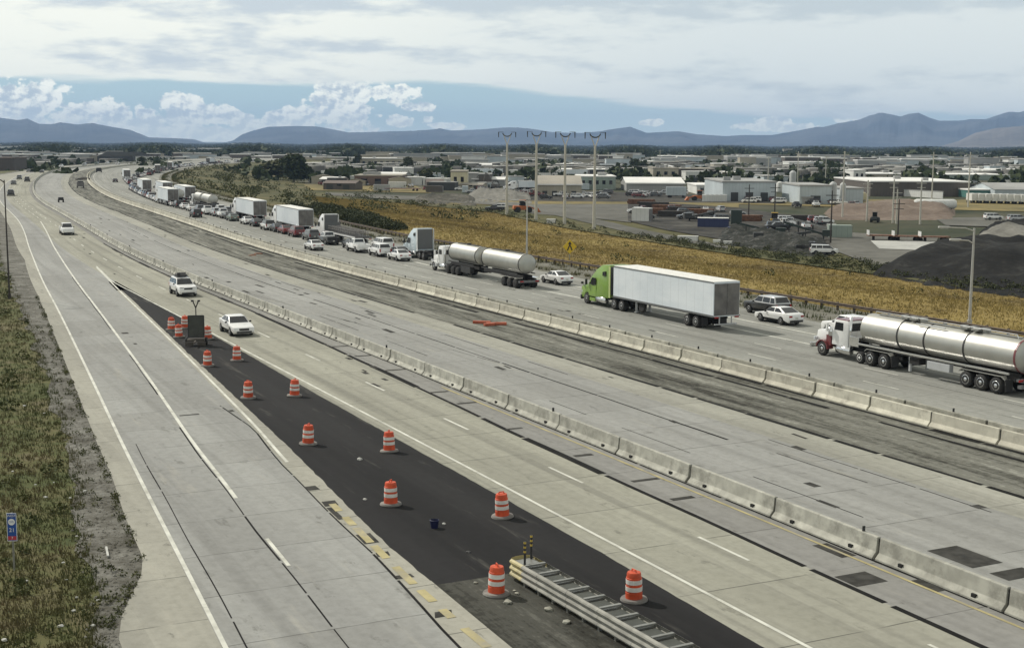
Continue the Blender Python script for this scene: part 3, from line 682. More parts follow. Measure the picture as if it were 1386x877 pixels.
def car_parts(kind, col, top=None):
    K = dict(
     sedan=dict(L=4.8,W=1.82,wb=(1.42,-1.38),r=.33,low=[(2.28,.24),(2.40,.40),(2.40,.60),(2.28,.74),(1.5,.86),(.98,.95),(-1.5,1.02),(-2.20,1.03),(-2.36,.92),(-2.40,.55),(-2.28,.27)],cab=[(1.0,.94),(.22,1.41),(-.85,1.44),(-1.85,1.02)]),
     suv=dict(L=4.8,W=1.92,wb=(1.42,-1.42),r=.38,low=[(2.30,.30),(2.40,.5),(2.40,.85),(2.25,1.0),(1.4,1.08),(1.0,1.12),(-2.3,1.12),(-2.38,.95),(-2.40,.5),(-2.28,.32)],cab=[(1.05,1.1),(.35,1.70),(-1.95,1.74),(-2.34,1.12)]),
     pickup=dict(L=5.8,W=1.98,wb=(1.9,-1.75),r=.40,low=[(2.85,.35),(2.95,.55),(2.95,.95),(2.8,1.1),(1.7,1.16),(1.35,1.18),(-.62,1.18),(-.64,.72),(-2.84,.72),(-2.85,.45),(-2.7,.38)],cab=[(1.4,1.16),(.65,1.82),(-.5,1.86),(-.62,1.16)]),
     van=dict(L=5.1,W=1.98,wb=(1.55,-1.5),r=.36,low=[(2.4,.3),(2.52,.5),(2.5,.85),(2.2,1.02),(1.7,1.1),(-2.45,1.1),(-2.52,.9),(-2.52,.5),(-2.4,.32)],cab=[(1.85,1.08),(.85,1.74),(-2.25,1.80),(-2.48,1.1)]),
    )[kind]
    pl = Parts(); W2 = K['W']/2; xf, xr = K['wb']; r = K['r']; L2 = K['L']/2
    low = K['low']; zb = low[-1][1]
    prof = list(low)+[(x,z) for x, z in arc(xr, r, r+.06, PI-.25, .25)][::-1][::-1]
    rear = arc(xr, r, r+.07, PI-.3, .3); front = arc(xf, r, r+.07, PI-.3, .3)
    prof = list(low)+[(x, max(z, zb-.02)) for x, z in rear]+[(x, max(z, zb-.02)) for x, z in front]
    b_ = MB().prism(prof, -W2, W2)
    def tum(v):
        f = 1.0-(.05 if v.z > .9 else 0)-(.0 if v.z > .4 else .03)
        e = max(0, (abs(v.x)-L2*.80)/(L2*.2)); f *= 1-.13*e*e
        return Vector((v.x, v.y*f, v.z))
    b_.map(tum); pb = 'p_'+col
    body = pl.add('body', b_, pb, None, 2, .045)
    pl.add('underbody', MB().box((0,0,.42),(L2*1.7,K['W']*.86,.36)), 'under')
    cb = K['cab']; bw, tw = W2*.90, W2*.70
    hw = lambda i: bw if i in (0,3) else tw
    top_c = 'p_'+(top or col)
    cab = MB(); cv = [(x, s*hw(i), z) for i,(x,z) in enumerate(cb) for s in (-1,1)]
    cab.add(cv, [(0,1,3,2),(2,3,5,4),(4,5,7,6),(0,2,4,6),(1,7,5,3)])
    cabin = pl.add('cabin', cab, top_c, None, 2, .04)
    def face(i, j, k0, k1, m0, m1, off, name, s=None):
        (x0,z0),(x1,z1) = cb[i], cb[j]; vs = []
        for (t, w) in ((k0,-1),(k0,1),(k1,1),(k1,-1)):
            hwid = (hw(i)+(hw(j)-hw(i))*t)*m0
            vs.append(Vector((x0+(x1-x0)*t, w*hwid, z0+(z1-z0)*t)))
        n = Vector((z1-z0, 0, -(x1-x0))).normalized(); n = n if n.z > 0 or n.x*(1 if i == 0 else -1) > 0 else -n
        if n.z < 0: n = -n
        g = MB().add([v+n*off for v in vs]+[v-n*.02 for v in vs], [(0,1,2,3),(4,7,6,5),(0,4,5,1),(1,5,6,2),(2,6,7,3),(3,7,4,0)]); pl.add(name, g, 'glass', cabin)
    face(0,1,.06,.93,.92,1,.012,'windshield')
    if kind == 'pickup': face(3,2,.3,.9,.8,1,.012,'rear_window')
    else: face(3,2,.22 if kind != 'sedan' else .1,.92,.88,1,.012,'rear_window')
    for sgn in (-1,1):
        mid = -.35 if kind != 'pickup' else .2
        (xa,za),(xb_,zb2),(xc,zc),(xd,zd) = cb
        def sp(x, t):          # point on the cabin side at height fraction t
            z = (za+zd)/2+((zb2+zc)/2-(za+zd)/2)*t; return Vector((x, sgn*(bw+(tw-bw)*t+.012), z))
        fr = lambda t: xa+(xb_-xa)*t; bk = lambda t: xd+(xc-xd)*t
        cols = [(fr(.12)-.14, fr(.86)-.10, mid+.05, mid+.05),(mid-.05, mid-.05, bk(.12)+.22, bk(.86)+.12)]
        if kind in ('suv','van'): cols = [cols[0],(mid-.05,mid-.05,-1.42,-1.36),(-1.52,-1.46,bk(.12)+.14,bk(.86)+.08)]
        for (f0, f1, b0, b1) in cols:
            q = [sp(f0,.14), sp(f1,.86), sp(b1,.86), sp(b0,.14)]; q2 = [v-Vector((0,sgn*.03,0)) for v in q]
            pl.add('side_window', MB().add(q+q2, [(0,1,2,3),(7,6,5,4),(0,4,5,1),(1,5,6,2),(2,6,7,3),(3,7,4,0)]), 'glass', cabin)
        pl.add('mirror', MB().box((cb[0][0]-.38, sgn*(W2+.07), cb[0][1]+.06),(.13,.17,.13)), pb if col != 'white' else 'blk', None, 0, .02)
        zl = low[3][1]-.10
        pl.add('headlight', MB().box((L2-.13, sgn*W2*.66, zl),(.14,W2*.42,.13)), 'lampw' if kind != 'suv' else 'blk', None, 0, .02)
        zt_ = low[-3][1]-.06 if kind != 'pickup' else .95
        if kind in ('suv','van'): pl.add('tail_lamp', MB().box((-L2-.0+.02, sgn*W2*.80, zt_+.0),(.08,.17,.42)), 'lampr', None, 0, .02)
        else: pl.add('tail_lamp', MB().box((-L2+.05, sgn*W2*.66, zt_-.06),(.09,W2*.36,.15)), 'lampr', None, 0, .02)
        for x in (xf, xr): wheel(pl, x, sgn*(W2-.10), r, .22)
    pl.add('grille', MB().box((L2-.03, 0, low[2][1]-.02),(.07,W2*.86,.17)), 'blk')
    pl.add('bumper_trim', MB().box((L2-.01, 0, .38),(.07,W2*1.3,.14)), 'blk'); pl.add('bumper_trim', MB().box((-L2+.01, 0, .40),(.07,W2*1.45,.16)), 'blk')
    pl.add('licence_plate', MB().box((-L2-.012 if kind != 'pickup' else -L2-.05, 0, low[-3][1]-.25 if kind != 'pickup' else .62),(.02,.3,.15)), 'plate')
    if kind == 'pickup':
        for sgn in (-1,1): pl.add('bed_side', MB().box((-1.74, sgn*(W2*.91), .95),(2.2,.14,.46)), pb, None, 0, .03)
        pl.add('tailgate', MB().box((-2.86,0,.95),(.09,W2*1.9,.46)), pb, None, 0, .03)
    return pl

def semi_parts(col, ext=None, rear='door', trailer='box', dark_back=False, wall='trailer'):
    pl = Parts(); c = 'p_'+col
    hood = MB().prism([(1.15,.55),(1.28,.95),(1.2,1.5),(.95,1.68),(-.5,1.98),(-.6,.9),(-.62,.6),(-.58,.5)]+arc(0,.52,.62,PI-.1,.1,8)[0:], -1.12, 1.12)
    hood.map(lambda v: Vector((v.x, v.y*(1-.10*max(0,(v.x+.5)/1.7)), v.z)))
    pl.add('hood', hood, c, None, 2, .05)
    cab = MB().prism([(-.45,.85),(-.45,2.02),(-1.05,2.78),(-1.85,3.45),(-2.75,3.93),(-4.15,4.0),(-4.15,.95),(-1.9,.8)], -1.22, 1.22)
    cab.map(lambda v: Vector((v.x, v.y*(1-.12*max(0,(v.z-2.6)/1.4)), v.z)))
    ci = pl.add('cab', cab, c, None, 2, .06)
    n = Vector((.76,0,.6)).normalized()*.012
    pl.add('windshield', MB().add([Vector(v)+n*k for k in (1,-1) for v in ((-.5,-1.08,2.08),(-.5,1.08,2.08),(-1.02,1.02,2.73),(-1.02,-1.02,2.73))], [(0,1,2,3),(7,6,5,4),(0,4,5,1),(1,5,6,2),(2,6,7,3),(3,7,4,0)]), 'glass', ci)
    for s in (-1,1):
        pl.add('side_window', MB().prism([(-.72,2.02),(-1.12,2.62),(-1.82,2.62),(-1.82,1.98),(-1.2,1.9)], s*1.20, s*1.235), 'glass', ci)
        pl.add('sleeper_window', MB().prism([(-3.0,2.95),(-3.0,3.3),(-3.55,3.4),(-3.6,2.95)], s*1.10, s*1.205), 'glass', ci)
        pl.add('door', MB().prism([(-.62,.98),(-.62,1.86),(-1.86,1.86),(-1.86,.98)], s*1.21, s*1.226), c, ci)
        pl.add('side_extender', MB().box((-4.27, s*1.17, 2.45),(.26,.06,2.9)), 'p_'+(ext or col), ci)
        pl.add('mirror', MB().box((-.35, s*1.42, 2.15),(.14,.22,.55)), 'blk', None, 0, .02)
        pl.add('mirror', MB().box((.75, s*1.22, 1.95),(.16,.2,.22)).tube([(.75,s*1.2,1.9),(.7,s*1.0,1.6)], .02), 'blk')
        pl.add('fuel_tank', MB().lathe([(.25,-3.5),(.33,-3.42),(.33,-1.95),(.25,-1.87)], (0,s*.98,.68), 16, 'X'), 'chrome', None, 1)
        pl.add('headlight', MB().box((1.12, s*.85, 1.12),(.2,.34,.26)), 'lampw', None, 0, .03)
        pl.add('step', MB().box((-1.2, s*1.1, .55),(1.0,.25,.3)), c, None, 0, .02)
    pl.add('bumper', MB().box((1.22,0,.55),(.22,2.2,.42)), 'blk' if col != 'white' else 'p_silver', None, 0, .06)
    pl.add('grille', MB().box((1.27,0,1.2),(.05,1.0,.55)), 'blk')
    if dark_back: pl.add('back_panel', MB().box((-4.18,0,2.55),(.06,2.1,2.6)), 'p_grey', ci)  # grey back wall; on the lime cab it stands for shade in the gap
    pl.add('chassis', MB().box((-3.4,.42,.82),(8.2,.12,.3)).box((-3.4,-.42,.82),(8.2,.12,.3)).box((-5.9,0,1.1),(1.2,1.0,.14)).box((-5.85,0,.55),(1.7,1.1,.3)), 'under')
    for s in (-1,1): pl.add('quarter_fender', MB().box((-5.86, s*.98, 1.13),(2.2,.55,.05)), 'blk')
    for x in (0, -5.2, -6.52):
        for s in (-1,1): wheel(pl, x, s*(1.02 if x == 0 else .96), .51, .3 if x == 0 else .56)
    if trailer is None: return pl
    x0, x1 = -5.15, -21.0; L = x0-x1; xm = (x0+x1)/2
    if trailer == 'box':
        ti = pl.add('trailer', MB().box((xm,0,2.62),(L,2.58,2.86)), wall, None, 0, .02)
        pl.add('trailer_roof', MB().box((xm,0,4.065),(L-.1,2.5,.03)), 'roofsheet', ti)
        for s in (-1,1): pl.add('rear_door', MB().box((x1-.03, s*.62, 2.6),(.05,1.2,2.6)), rear, ti)  # shade on the trailer's tail is put into the dark door colour
        pl.add('top_rail', MB().box((xm,1.30,4.0),(L,.03,.1)).box((xm,-1.30,4.0),(L,.03,.1)), 'p_grey', ti)
        rl = MB(); pl.add('front_shade', MB().box((x0+.03,0,2.62),(.05,2.4,2.7)), 'blk', ti)  # black sheet paints the shade on the trailer front behind the cab
        for s in (-1,1):
            rl.box((xm, s*1.30, 1.24),(L,.03,.16))
            for k in range(26): rl.box((x0-.3-k*.62, s*1.317, 1.24),(.3,.012,.06))
        pl.add('side_rail', rl, 'p_grey', ti)
    else:
        ti = pl.add('trailer', MB().box((xm,0,1.38),(L,2.56,.2)), 'blk', None)
        pl.add('side_rail', MB().box((xm,1.29,1.36),(L,.04,.24)).box((xm,-1.29,1.36),(L,.04,.24)), 'p_white', ti)
        rk = MB()
        for y in (-.95,-.35,.35,.95):
            for k in range(13): rk.box((x0-1.2-k*1.15, y, 1.85),(.08,.08,.75))
            for z in (1.9,2.25): rk.box((xm, y, z),(L-1.6,.09,.08))
        pl.add('steel_rack', rk, 'door', ti)
        pl.add('headboard', MB().box((x0-.1,0,2.1),(.08,2.4,1.3)), 'p_grey', ti)
    pl.add('trailer_frame', MB().box((xm,.45,1.05),(L-1,.12,.22)).box((xm,-.45,1.05),(L-1,.12,.22)).box((-17.8,0,.85),(3.0,1.0,.25)), 'under', ti)
    for s in (-1,1): pl.add('landing_gear', MB().box((-8.3,s*.7,.6),(.16,.16,1.0)).box((-8.3,s*.7,.12),(.35,.3,.06)), 'p_silver', ti)
    pl.add('spare_tyre', MB().lathe([(.3,-.12),(.46,-.12),(.5,0),(.46,.12),(.3,.12)], (-9.8,1.0,.72), 16, 'Y'), 'rubber', ti, 1)
    pl.add('underride_bar', MB().box((x1+.1,0,.55),(.1,2.2,.1)).box((x1+.1,.6,.85),(.08,.08,.6)).box((x1+.1,-.6,.85),(.08,.08,.6)), 'p_silver', ti)
    for s in (-1,1):
        pl.add('mud_flap', MB().box((-19.35, s*.95, .62),(.03,.6,.7)), 'blk', ti)
        pl.add('tail_lamp', MB().box((x1-.06, s*1.0, 1.14),(.05,.4,.12)), 'lampr', ti)
        for x in (-17.1,-18.42): wheel(pl, x, s*.96, .51, .56, parent=ti)
    return pl

def tank_mb(x0, x1, r, z, dome=.28, n=28):
    pr = [(.05*r,x0),(.55*r,x0-.03),(.86*r,x0-dome*.4),(r,x0-dome),(r,x1+dome),(.86*r,x1+dome*.4),(.55*r,x1+.03),(.05*r,x1)]
    return MB().lathe(pr, (0,0,z), n, 'X')
def day_cab(pl, col, trim, tall=2.85, box=True):
    c = 'p_'+col
    hood = MB().prism([(1.05,.75),(1.15,1.1),(1.08,1.72),(.95,1.8),(-.95,2.02),(-.95,.95)], -.72, .72); pl.add('hood', hood, c, None, 2, .05)
    ci = pl.add('cab', MB().prism([(-.9,.95),(-.92,2.05),(-1.12,2.75),(-1.3,tall),(-2.55,tall),(-2.62,2.6),(-2.62,.95)], -1.05, 1.05), c, None, 2, .06)
    pl.add('windshield', MB().add([Vector(v)+Vector((.012*k,0,.004*k)) for k in (1,-1) for v in ((-.93,-.95,2.1),(-.93,.95,2.1),(-1.12,.95,2.7),(-1.12,-.95,2.7))], [(0,1,2,3),(7,6,5,4),(0,4,5,1),(1,5,6,2),(2,6,7,3),(3,7,4,0)]), 'glass', ci)
    pl.add('rear_window', MB().box((-2.63,0,2.35),(.03,1.4,.55)), 'glass', ci)
    pl.add('roof_trim', MB().box((-1.95,0,tall+.03),(1.2,2.0,.07)).box((-1.2,0,tall-.02),(.25,1.7,.12)), 'p_'+trim, ci, 0, .02)
    for s in (-1,1):
        pl.add('side_window', MB().prism([(-1.15,2.05),(-1.28,2.62),(-2.1,2.62),(-2.1,2.05)], s*1.03, s*1.062), 'glass', ci)
        pl.add('mirror', MB().box((-.75, s*1.36, 2.2),(.12,.2,.6)).tube([(-.85,s*1.05,2.5),(-.75,s*1.3,2.45)], .02), 'p_white' if s > 0 else 'chrome')
        f = arc(0,.52,.66,PI-.05,.15,9); f2 = arc(0,.52,.58,PI-.05,.15,9)
        pl.add('front_fender', MB().prism(f+f2[::-1], s*.68, s*1.22), 'p_'+trim, None, 2)
        pl.add('fuel_tank', MB().lathe([(.22,-2.9),(.3,-2.82),(.3,-1.5),(.22,-1.42)], (0,s*.92,.7), 16, 'X'), 'chrome', None, 1)
        pl.add('exhaust_stack', MB().cyl((-2.78,s*.95,1.0),(-2.78,s*.95,3.15),.09,.09,10), 'chrome', None, 1)
        pl.add('headlight', MB().box((1.0,s*.92,1.15),(.2,.3,.24)), 'lampw', None, 0, .03)
        pl.add('side_panel', MB().box((-.55,s*.9,1.2),(.5,.3,.75)), 'p_'+trim)
    pl.add('grille', MB().box((1.15,0,1.3),(.06,1.1,.85)), 'chrome'); pl.add('bumper', MB().box((1.32,0,.62),(.16,2.35,.38)), 'chrome', None, 0, .05)
    if box: pl.add('headache_box', MB().box((-3.25,.55,1.45),(1.0,1.0,.7)), 'chrome', None, 0, .03)
    pl.add('chassis', MB().box((-3.3,.42,.82),(8.4,.12,.3)).box((-3.3,-.42,.82),(8.4,.12,.3)).box((-5.7,0,.6),(2.6,1.1,.3)), 'under')
    return ci
def tanker_parts():
    pl = Parts(); day_cab(pl, 'white', 'maroon', 2.8)
    pl.add('air_cleaner', MB().cyl((-.75,1.0,1.55),(-.75,1.0,2.15),.2,.2,12), 'chrome', None, 1)
    for s in (-1,1):
        wheel(pl, 0, s*1.03, .52, .3, 'chrome'); wheel(pl, -4.0, s*1.0, .42, .28, 'p_white')
        for x in (-5.15,-6.5): wheel(pl, x, s*.96, .52, .56, 'chrome')
    ti = pl.add('tank', tank_mb(-3.6, -18.0, 1.06, 2.42), 'steel', None, 2)
    for x in (-7.5,-10.0,-13.5): pl.add('tank_band', MB().lathe([(1.05,x-.06),(1.085,x-.06),(1.085,x+.06),(1.05,x+.06)], (0,0,2.42), 28, 'X', False), 'blk', ti)
    pl.add('rear_ring', MB().lathe([(1.055,-17.75),(1.08,-17.75),(1.08,-17.6),(1.055,-17.6)], (0,0,2.42), 28, 'X', False), 'p_maroon', ti)

    ct = MB(); ct.box((-11,0,3.52),(12.6,.32,.04))
    for x in (-7.6,-8.4,-13.0,-13.9): ct.box((x,0,3.62),(.6,1.1,.12))
    for x in (-7.1,-8.9,-12.5,-14.4): ct.cyl((x,0,3.45),(x,0,3.72),.26,.26,12)
    pl.add('catwalk', ct, 'galv', ti)
    hr = MB(); hr.tube([(-4.6,.36,3.6),(-4.7,.36,3.72),(-17.2,.36,3.72),(-17.3,.36,3.5)], .025); hr.tube([(-9.0,.75,3.42),(-11.6,.75,3.42)], .05)
    pl.add('handrail', hr, 'chrome', ti)
    for s in (-1,1):
        pl.add('side_rail', MB().box((-10.6,s*1.12,1.38),(13.6,.12,.14)), 'chrome', ti, 0, .02)
        for (xa, xb) in ((-4.6,-7.2),(-13.4,-17.2)):
            f = [(xa,1.0),(xa-.2,1.18),(xb+.3,1.18),(xb,1.0),(xb-.08,.6)]; f2 = [(x,z-.05) for x, z in f]
            pl.add('trailer_fender', MB().prism(f+f2[::-1], s*.66, s*1.24), 'chrome', ti)
        for x in (-14.0,-15.25,-16.5): wheel(pl, x, s*.96, .52, .56, 'chrome', parent=ti)
        pl.add('mud_flap', MB().box((-7.35,s*.95,.62),(.03,.62,.75)), 'blk', ti); pl.add('mud_flap', MB().box((-17.3,s*.95,.62),(.03,.62,.75)), 'blk', ti)
        pl.add('tail_lamp', MB().box((-18.2,s*.9,1.05),(.06,.4,.14)), 'lampr', ti)
    pl.add('hose_box', MB().box((-11.6,1.05,.95),(2.0,.35,.5)), 'p_silver', ti, 0, .02); pl.add('valve_box', MB().box((-9.2,.7,.95),(.9,.6,.45)), 'under', ti)
    for s in (-1,1): pl.add('landing_gear', MB().box((-8.6,s*.75,.65),(.16,.16,1.0)), 'p_silver', ti)
    pl.add('trailer_frame', MB().box((-11,.5,1.22),(13.5,.14,.3)).box((-11,-.5,1.22),(13.5,.14,.3)).box((-15.3,0,.95),(4.2,1.1,.3)), 'under', ti)
    pl.add('rear_bumper', MB().box((-18.3,0,.7),(.3,2.3,.2)).box((-18.0,0,1.0),(.6,1.6,.15)), 'p_grey', ti)
    lad = MB()
    for y in (-.25,.25): lad.box((-18.12,y,2.1),(.04,.04,2.2))
    for k in range(7): lad.box((-18.12,0,1.2+k*.3),(.04,.5,.03))
    pl.add('ladder', lad, 'p_grey', ti)
    return pl
def double_tank_parts(col='white', simple=False):
    pl = Parts(); day_cab(pl, col, col, 3.0, False)
    for s in (-1,1):
        wheel(pl, 0, s*1.03, .5, .3, 'chrome')
        for x in (-4.1,-5.6,-6.9): wheel(pl, x, s*.96, .5, .56, 'under')
    for (x0, x1, nm) in ((-3.6,-11.6,'tank'),(-12.6,-22.4,'trailer_tank')):
        ti = pl.add(nm, tank_mb(x0, x1, 1.02, 2.55), 'steel', None, 2)
        pl.add('tank_band', MB().lathe([(1.0,x0-.45),(1.05,x0-.45),(1.05,x0-.3),(1.0,x0-.3)], (0,0,2.55), 28, 'X', False).lathe([(1.0,x1+.45),(1.05,x1+.45),(1.05,x1+.3),(1.0,x1+.3)], (0,0,2.55), 28, 'X', False), 'blk', ti)
        pl.add('catwalk', MB().box(((x0+x1)/2,0,3.6),(abs(x1-x0)-2.5,.4,.05)).cyl(((x0+x1)/2,0,3.5),((x0+x1)/2,0,3.75),.25,.25,10), 'blk', ti)
        for s in (-1,1): pl.add('side_rail', MB().box(((x0+x1)/2,s*1.05,1.5),(abs(x1-x0)-1,.1,.1)), 'blk', ti)
        pl.add('tank_frame', MB().box(((x0+x1)/2,.5,1.2),(abs(x1-x0)-.3,.14,.34)).box(((x0+x1)/2,-.5,1.2),(abs(x1-x0)-.3,.14,.34)), 'under', ti)
        if nm == 'tank': pl.add('equipment_box', MB().box((-8.9,.85,.85),(2.6,.5,.7)).box((-8.9,-.85,.85),(2.6,.5,.7)), 'blk', ti)
        else:
            for s in (-1,1):
                for x in (-18.9,-20.3,-21.7): wheel(pl, x, s*.96, .5, .56, 'under', parent=ti)
                pl.add('trailer_fender', MB().box((-20.3,s*.96,1.1),(4.2,.6,.05)), 'chrome', ti)
            pl.add('rear_bumper', MB().box((-22.6,0,.75),(.2,2.4,.25)), 'p_grey', ti); pl.add('drawbar', MB().box((-12.2,0,.9),(2.2,.2,.16)), 'under', ti)
            pl.add('tail_lamp', MB().box((-22.72,.9,.78),(.04,.4,.14)).box((-22.72,-.9,.78),(.04,.4,.14)), 'lampr', ti)
    return pl

def car(kind, col, s, d, label, cat, back=False, group=None, top=None, low=None):
    p, rz = along(s, d, back); low = (s > 330) if low is None else low
    nm = {'sedan':'sedan','suv':'suv','pickup':'pickup_truck','van':'van'}[kind]
    return spawn((kind,col,top), lambda: car_parts(kind, col, top), nm, label, cat, p, rz, group, low)
def truck(key, fnc, nm, s, d, label, cat, group=None, low=False, back=False):
    h = hd(s-10); p = P(s, d); return spawn(key, fnc, nm, label, cat, p, PI/2-h+(PI if back else 0), group, low)
M['rust'] = plain('rusty steel', (.15,.075,.045), .9, var=.35); M['darkheap'] = plain('dark heap', (.05,.045,.038), .95, var=.3)
# ---- far carriageway, nearest first
truck('tanker', tanker_parts, 'tanker_truck', 60, 30.75, 'steel road tanker with banded tank pulled by a white and red day cab', 'tanker truck')
truck('lime', lambda: semi_parts('lime','lime_pale','door','box',True), 'semi_truck', 94.4, 30.75, 'lime green sleeper cab pulling a long pale box trailer', 'semi truck')
truck('dbl', lambda: double_tank_parts('white'), 'tanker_truck', 131.2, 30.6, 'white day cab with two polished tanks in line, halted behind a bare sleeper tractor', 'tanker truck')
truck('bob', lambda: semi_parts('ice','white','door',None,True), 'tractor_unit', 151.5, 34.6, 'pale sleeper tractor running without a trailer, grey back wall showing', 'truck')
truck('flat', lambda: semi_parts('white','white','door','flat',True), 'semi_truck', 190.8, 33.3, 'white sleeper cab pulling a flatbed stacked with steel racks', 'semi truck')
truck('box2', lambda: semi_parts('white','white','door','box'), 'semi_truck', 221.8, 32.9, 'white box trailer with shade-darkened doors just ahead of the flatbed', 'semi truck')
truck('box2', None, 'semi_truck', 256.0, 32.7, 'white box trailer between the other box trailer and the small tank lorry ahead', 'semi truck')
car('suv','black',80.9,40.6,'black sport utility car with silver roof in the outer merging lane','car', top='silver')
car('sedan','white',75.7,37.9,'white saloon beside the black sport utility car in the merging lane','car')
car('suv','white',66.9,38.0,'white sport utility car half hidden behind the white and red day cab','car')
car('sedan','white',111.6,35.7,'white saloon passing the tail of the double tank truck','car')
car('sedan','white',146.2,30.6,'white saloon last in line behind a white crossover, level with the bare tractor','car')
car('sedan','grey',151,32.3,'grey saloon tucked against the bare sleeper tractor','car')
car('suv','white',153.6,30.5,'white crossover with a black rear window, second from the end of the queue','car', top='white')
car('pickup','white',161.5,30.0,'white pickup truck in front of the white crossover','pickup truck')
car('van','white',163.5,34.3,'white minivan in the outer lane behind the flatbed','van')
car('sedan','black',167.6,31.0,'small dark car squeezed between the white pickup and the dark pickup','car')
car('pickup','black',177,30.2,'dark pickup truck with a pale cab beside the flatbed','pickup truck', top='white')
car('sedan','white',167.1,25.2,'white hatchback alone in the inner lane','car')
car('suv','maroon',194.6,29.7,'dark maroon sport utility car next to the front of the flatbed tractor','car')
car('sedan','red',202,29.6,'red saloon ahead of the maroon sport utility car','car')
car('sedan','black',207.6,29.5,'black saloon beside the rear wheels of a white box trailer','car')
car('suv','white',213.2,29.2,'white sport utility car beside the flank of the nearer white box trailer','car', top='black')
car('sedan','black',223,29.3,'black saloon in front of the nearer white box trailer, behind a white saloon','car')
car('sedan','white',230.0,29.1,'white saloon by the dark doors of the farther white box trailer','car')
car('sedan','green',240.8,28.6,'grey green saloon beside the farther white box trailer','car')
car('suv','black',255.7,24.2,'black sport utility car alone in the inner lane ahead of the white hatchback','car')
car('pickup','white',252,29.0,'white pickup truck between the grey green saloon and another white pickup','pickup truck')
car('suv','silver',258.5,28.8,'silver sport utility car beside the farther box trailer cab','car')
car('pickup','white',265.5,28.4,'white pickup truck beside the small tank lorry','pickup truck')
car('suv','grey',272.5,28.0,'grey sport utility car behind two white saloons','car')
car('sedan','white',281,27.7,'white saloon level with the tail of the far tank lorry','car')
car('sedan','white',289,27.6,'white saloon middle of three beside the far tank lorry','car')
car('sedan','white',304,27.4,'white saloon foremost of three beside the far tank lorry','car')
truck('dbl', None, 'tanker_truck', 300, 32.0, 'far tank lorry with two bright tanks ahead of the white box trailers', 'tanker truck', low=False)
truck('dbl', None, 'tanker_truck', 335, 30.6, 'second far tank lorry, hidden partly by white cars', 'tanker truck')
truck('box2', None, 'semi_truck', 341, 34.2, 'white box lorry standing beside the second far tank lorry', 'semi truck')
truck('box2', lambda: semi_parts('white','white','door','box'), 'semi_truck', 377, 33.6, 'white box lorry ahead of the tank lorries at the bend', 'semi truck', low=True)
truck('box2', None, 'semi_truck', 404, 31.0, 'box lorry with a dark tail in the inner queue at the bend', 'semi truck', low=True)
for (s_, d_, k_, c_, lb) in ((270,31.8,'suv','white','white sport utility car behind the small tank lorry trailer'),(277,32.2,'pickup','black','black pickup at the tail of the small tank lorry'),(262,31.9,'suv','grey','grey sport utility car before the farther white box trailer'),(186,29.9,'suv','grey','grey sport utility car beside the flatbed tractor'),(296.5,27.5,'suv','black','black sport utility car between two white saloons, far queue'),(310.5,27.3,'suv','silver','silver sport utility car in front of the foremost white saloon'),(247.5,29.0,'sedan','black','black saloon behind a white pickup, beside the farther box trailer')): car(k_, c_, s_, d_, lb, 'car')
rv = random.Random(9)
far = []
s = 317
while s < 420: far.append((s, 27.3+(s-317)*.022)); s += rv.uniform(6.2,8.5)
s = 348
while s < 360: far.append((s, 33.5)); s += 7
s = 410
while s < 560: far.append((s, 31+ .02*(s-410)+rv.choice([0,3.4]))); s += rv.uniform(4.5,8)
while s < 1080: far.append((s, float(np.interp(s,[560,600,650,700,800,950,1100],[38.5,45,49,53,57,60,64]))+rv.choice([0,-3.4]))); s += rv.uniform(5.5,10)
for i, (s, d) in enumerate(far):
    q = rv.random()
    if q < .05: truck('box2', None, 'semi_truck', s, d, 'far white box lorry in the queue beyond the bend', 'semi truck', 'far box lorries queueing beyond the bend', True)
    else:
        k = rv.choice(['sedan','suv','suv','pickup','van']); col = rv.choice(['white','white','white','silver','black','grey','maroon'])
        car(k, col, s, d, f'far {col} {dict(sedan="saloon",suv="sport utility car",pickup="pickup",van="van")[k]} queueing beyond the bend', 'car', group=f'far {col} {k} cars queueing beyond the bend', low=True)
car('sedan','black',497,28.3,'single dark car driving in the empty inner lane at the bend','car')
# ---- oncoming traffic on the near carriageway
car('sedan','white',88.8,-5.9,'white saloon coming towards the viewer past the orange drums','car', True)
o = car('suv','white',117.5,-3.6,'white sport utility car with black luggage on its roof coming on behind the white saloon','car', True, low=False)
PROTO_luggage = MB().box((-.6,.0,1.9),(1.2,1.0,.22)).box((-.2,-.35,2.06),(.35,.3,.3)).box((-.9,.2,2.0),(.5,.6,.25)).build('roof_luggage', M['blk'], o, bevel=.04)
rr_ = MB(); rr_.tube([(.2,.55,1.78),(-1.8,.55,1.82)], .03).tube([(.2,-.55,1.78),(-1.8,-.55,1.82)], .03); rr_.build('roof_rack', M['blk'], o)
car('pickup','white',212.1,-4.3,'white pickup truck with a black grille coming on alone beyond the asphalt gore','pickup truck', True, low=False)
for (s, d, k, c, lb) in ((377,-6.2,'suv','black','dark sport utility car nearest of the oncoming group at the far bend'),(476,-6.3,'sedan','black','dark saloon behind the nearest oncoming sport utility car, far bend'),(541,-6.4,'suv','grey','grey sport utility car in the outer oncoming lane, far bend'),(511,-2.6,'pickup','black','dark pickup truck in the inner oncoming lane, far bend'),(655,-3.2,'sedan','black','small dark saloon near the far end of the barrier'),(671,-10.6,'sedan','grey','small grey saloon by the far sound wall'),(783,-8.5,'van','white','white van at the far end of the oncoming lanes'),(843,-6.3,'van','silver','silver van beyond the white van'),(883,-7.2,'suv','green','grey green car beside the dark hipped building'),(884,-.8,'van','white','far white van in front of the dark hipped building'),(886,5.2,'suv','white','far white car in front of the dark hipped building')):
    car(k, c, s, d, lb, 'car', True, low=True)
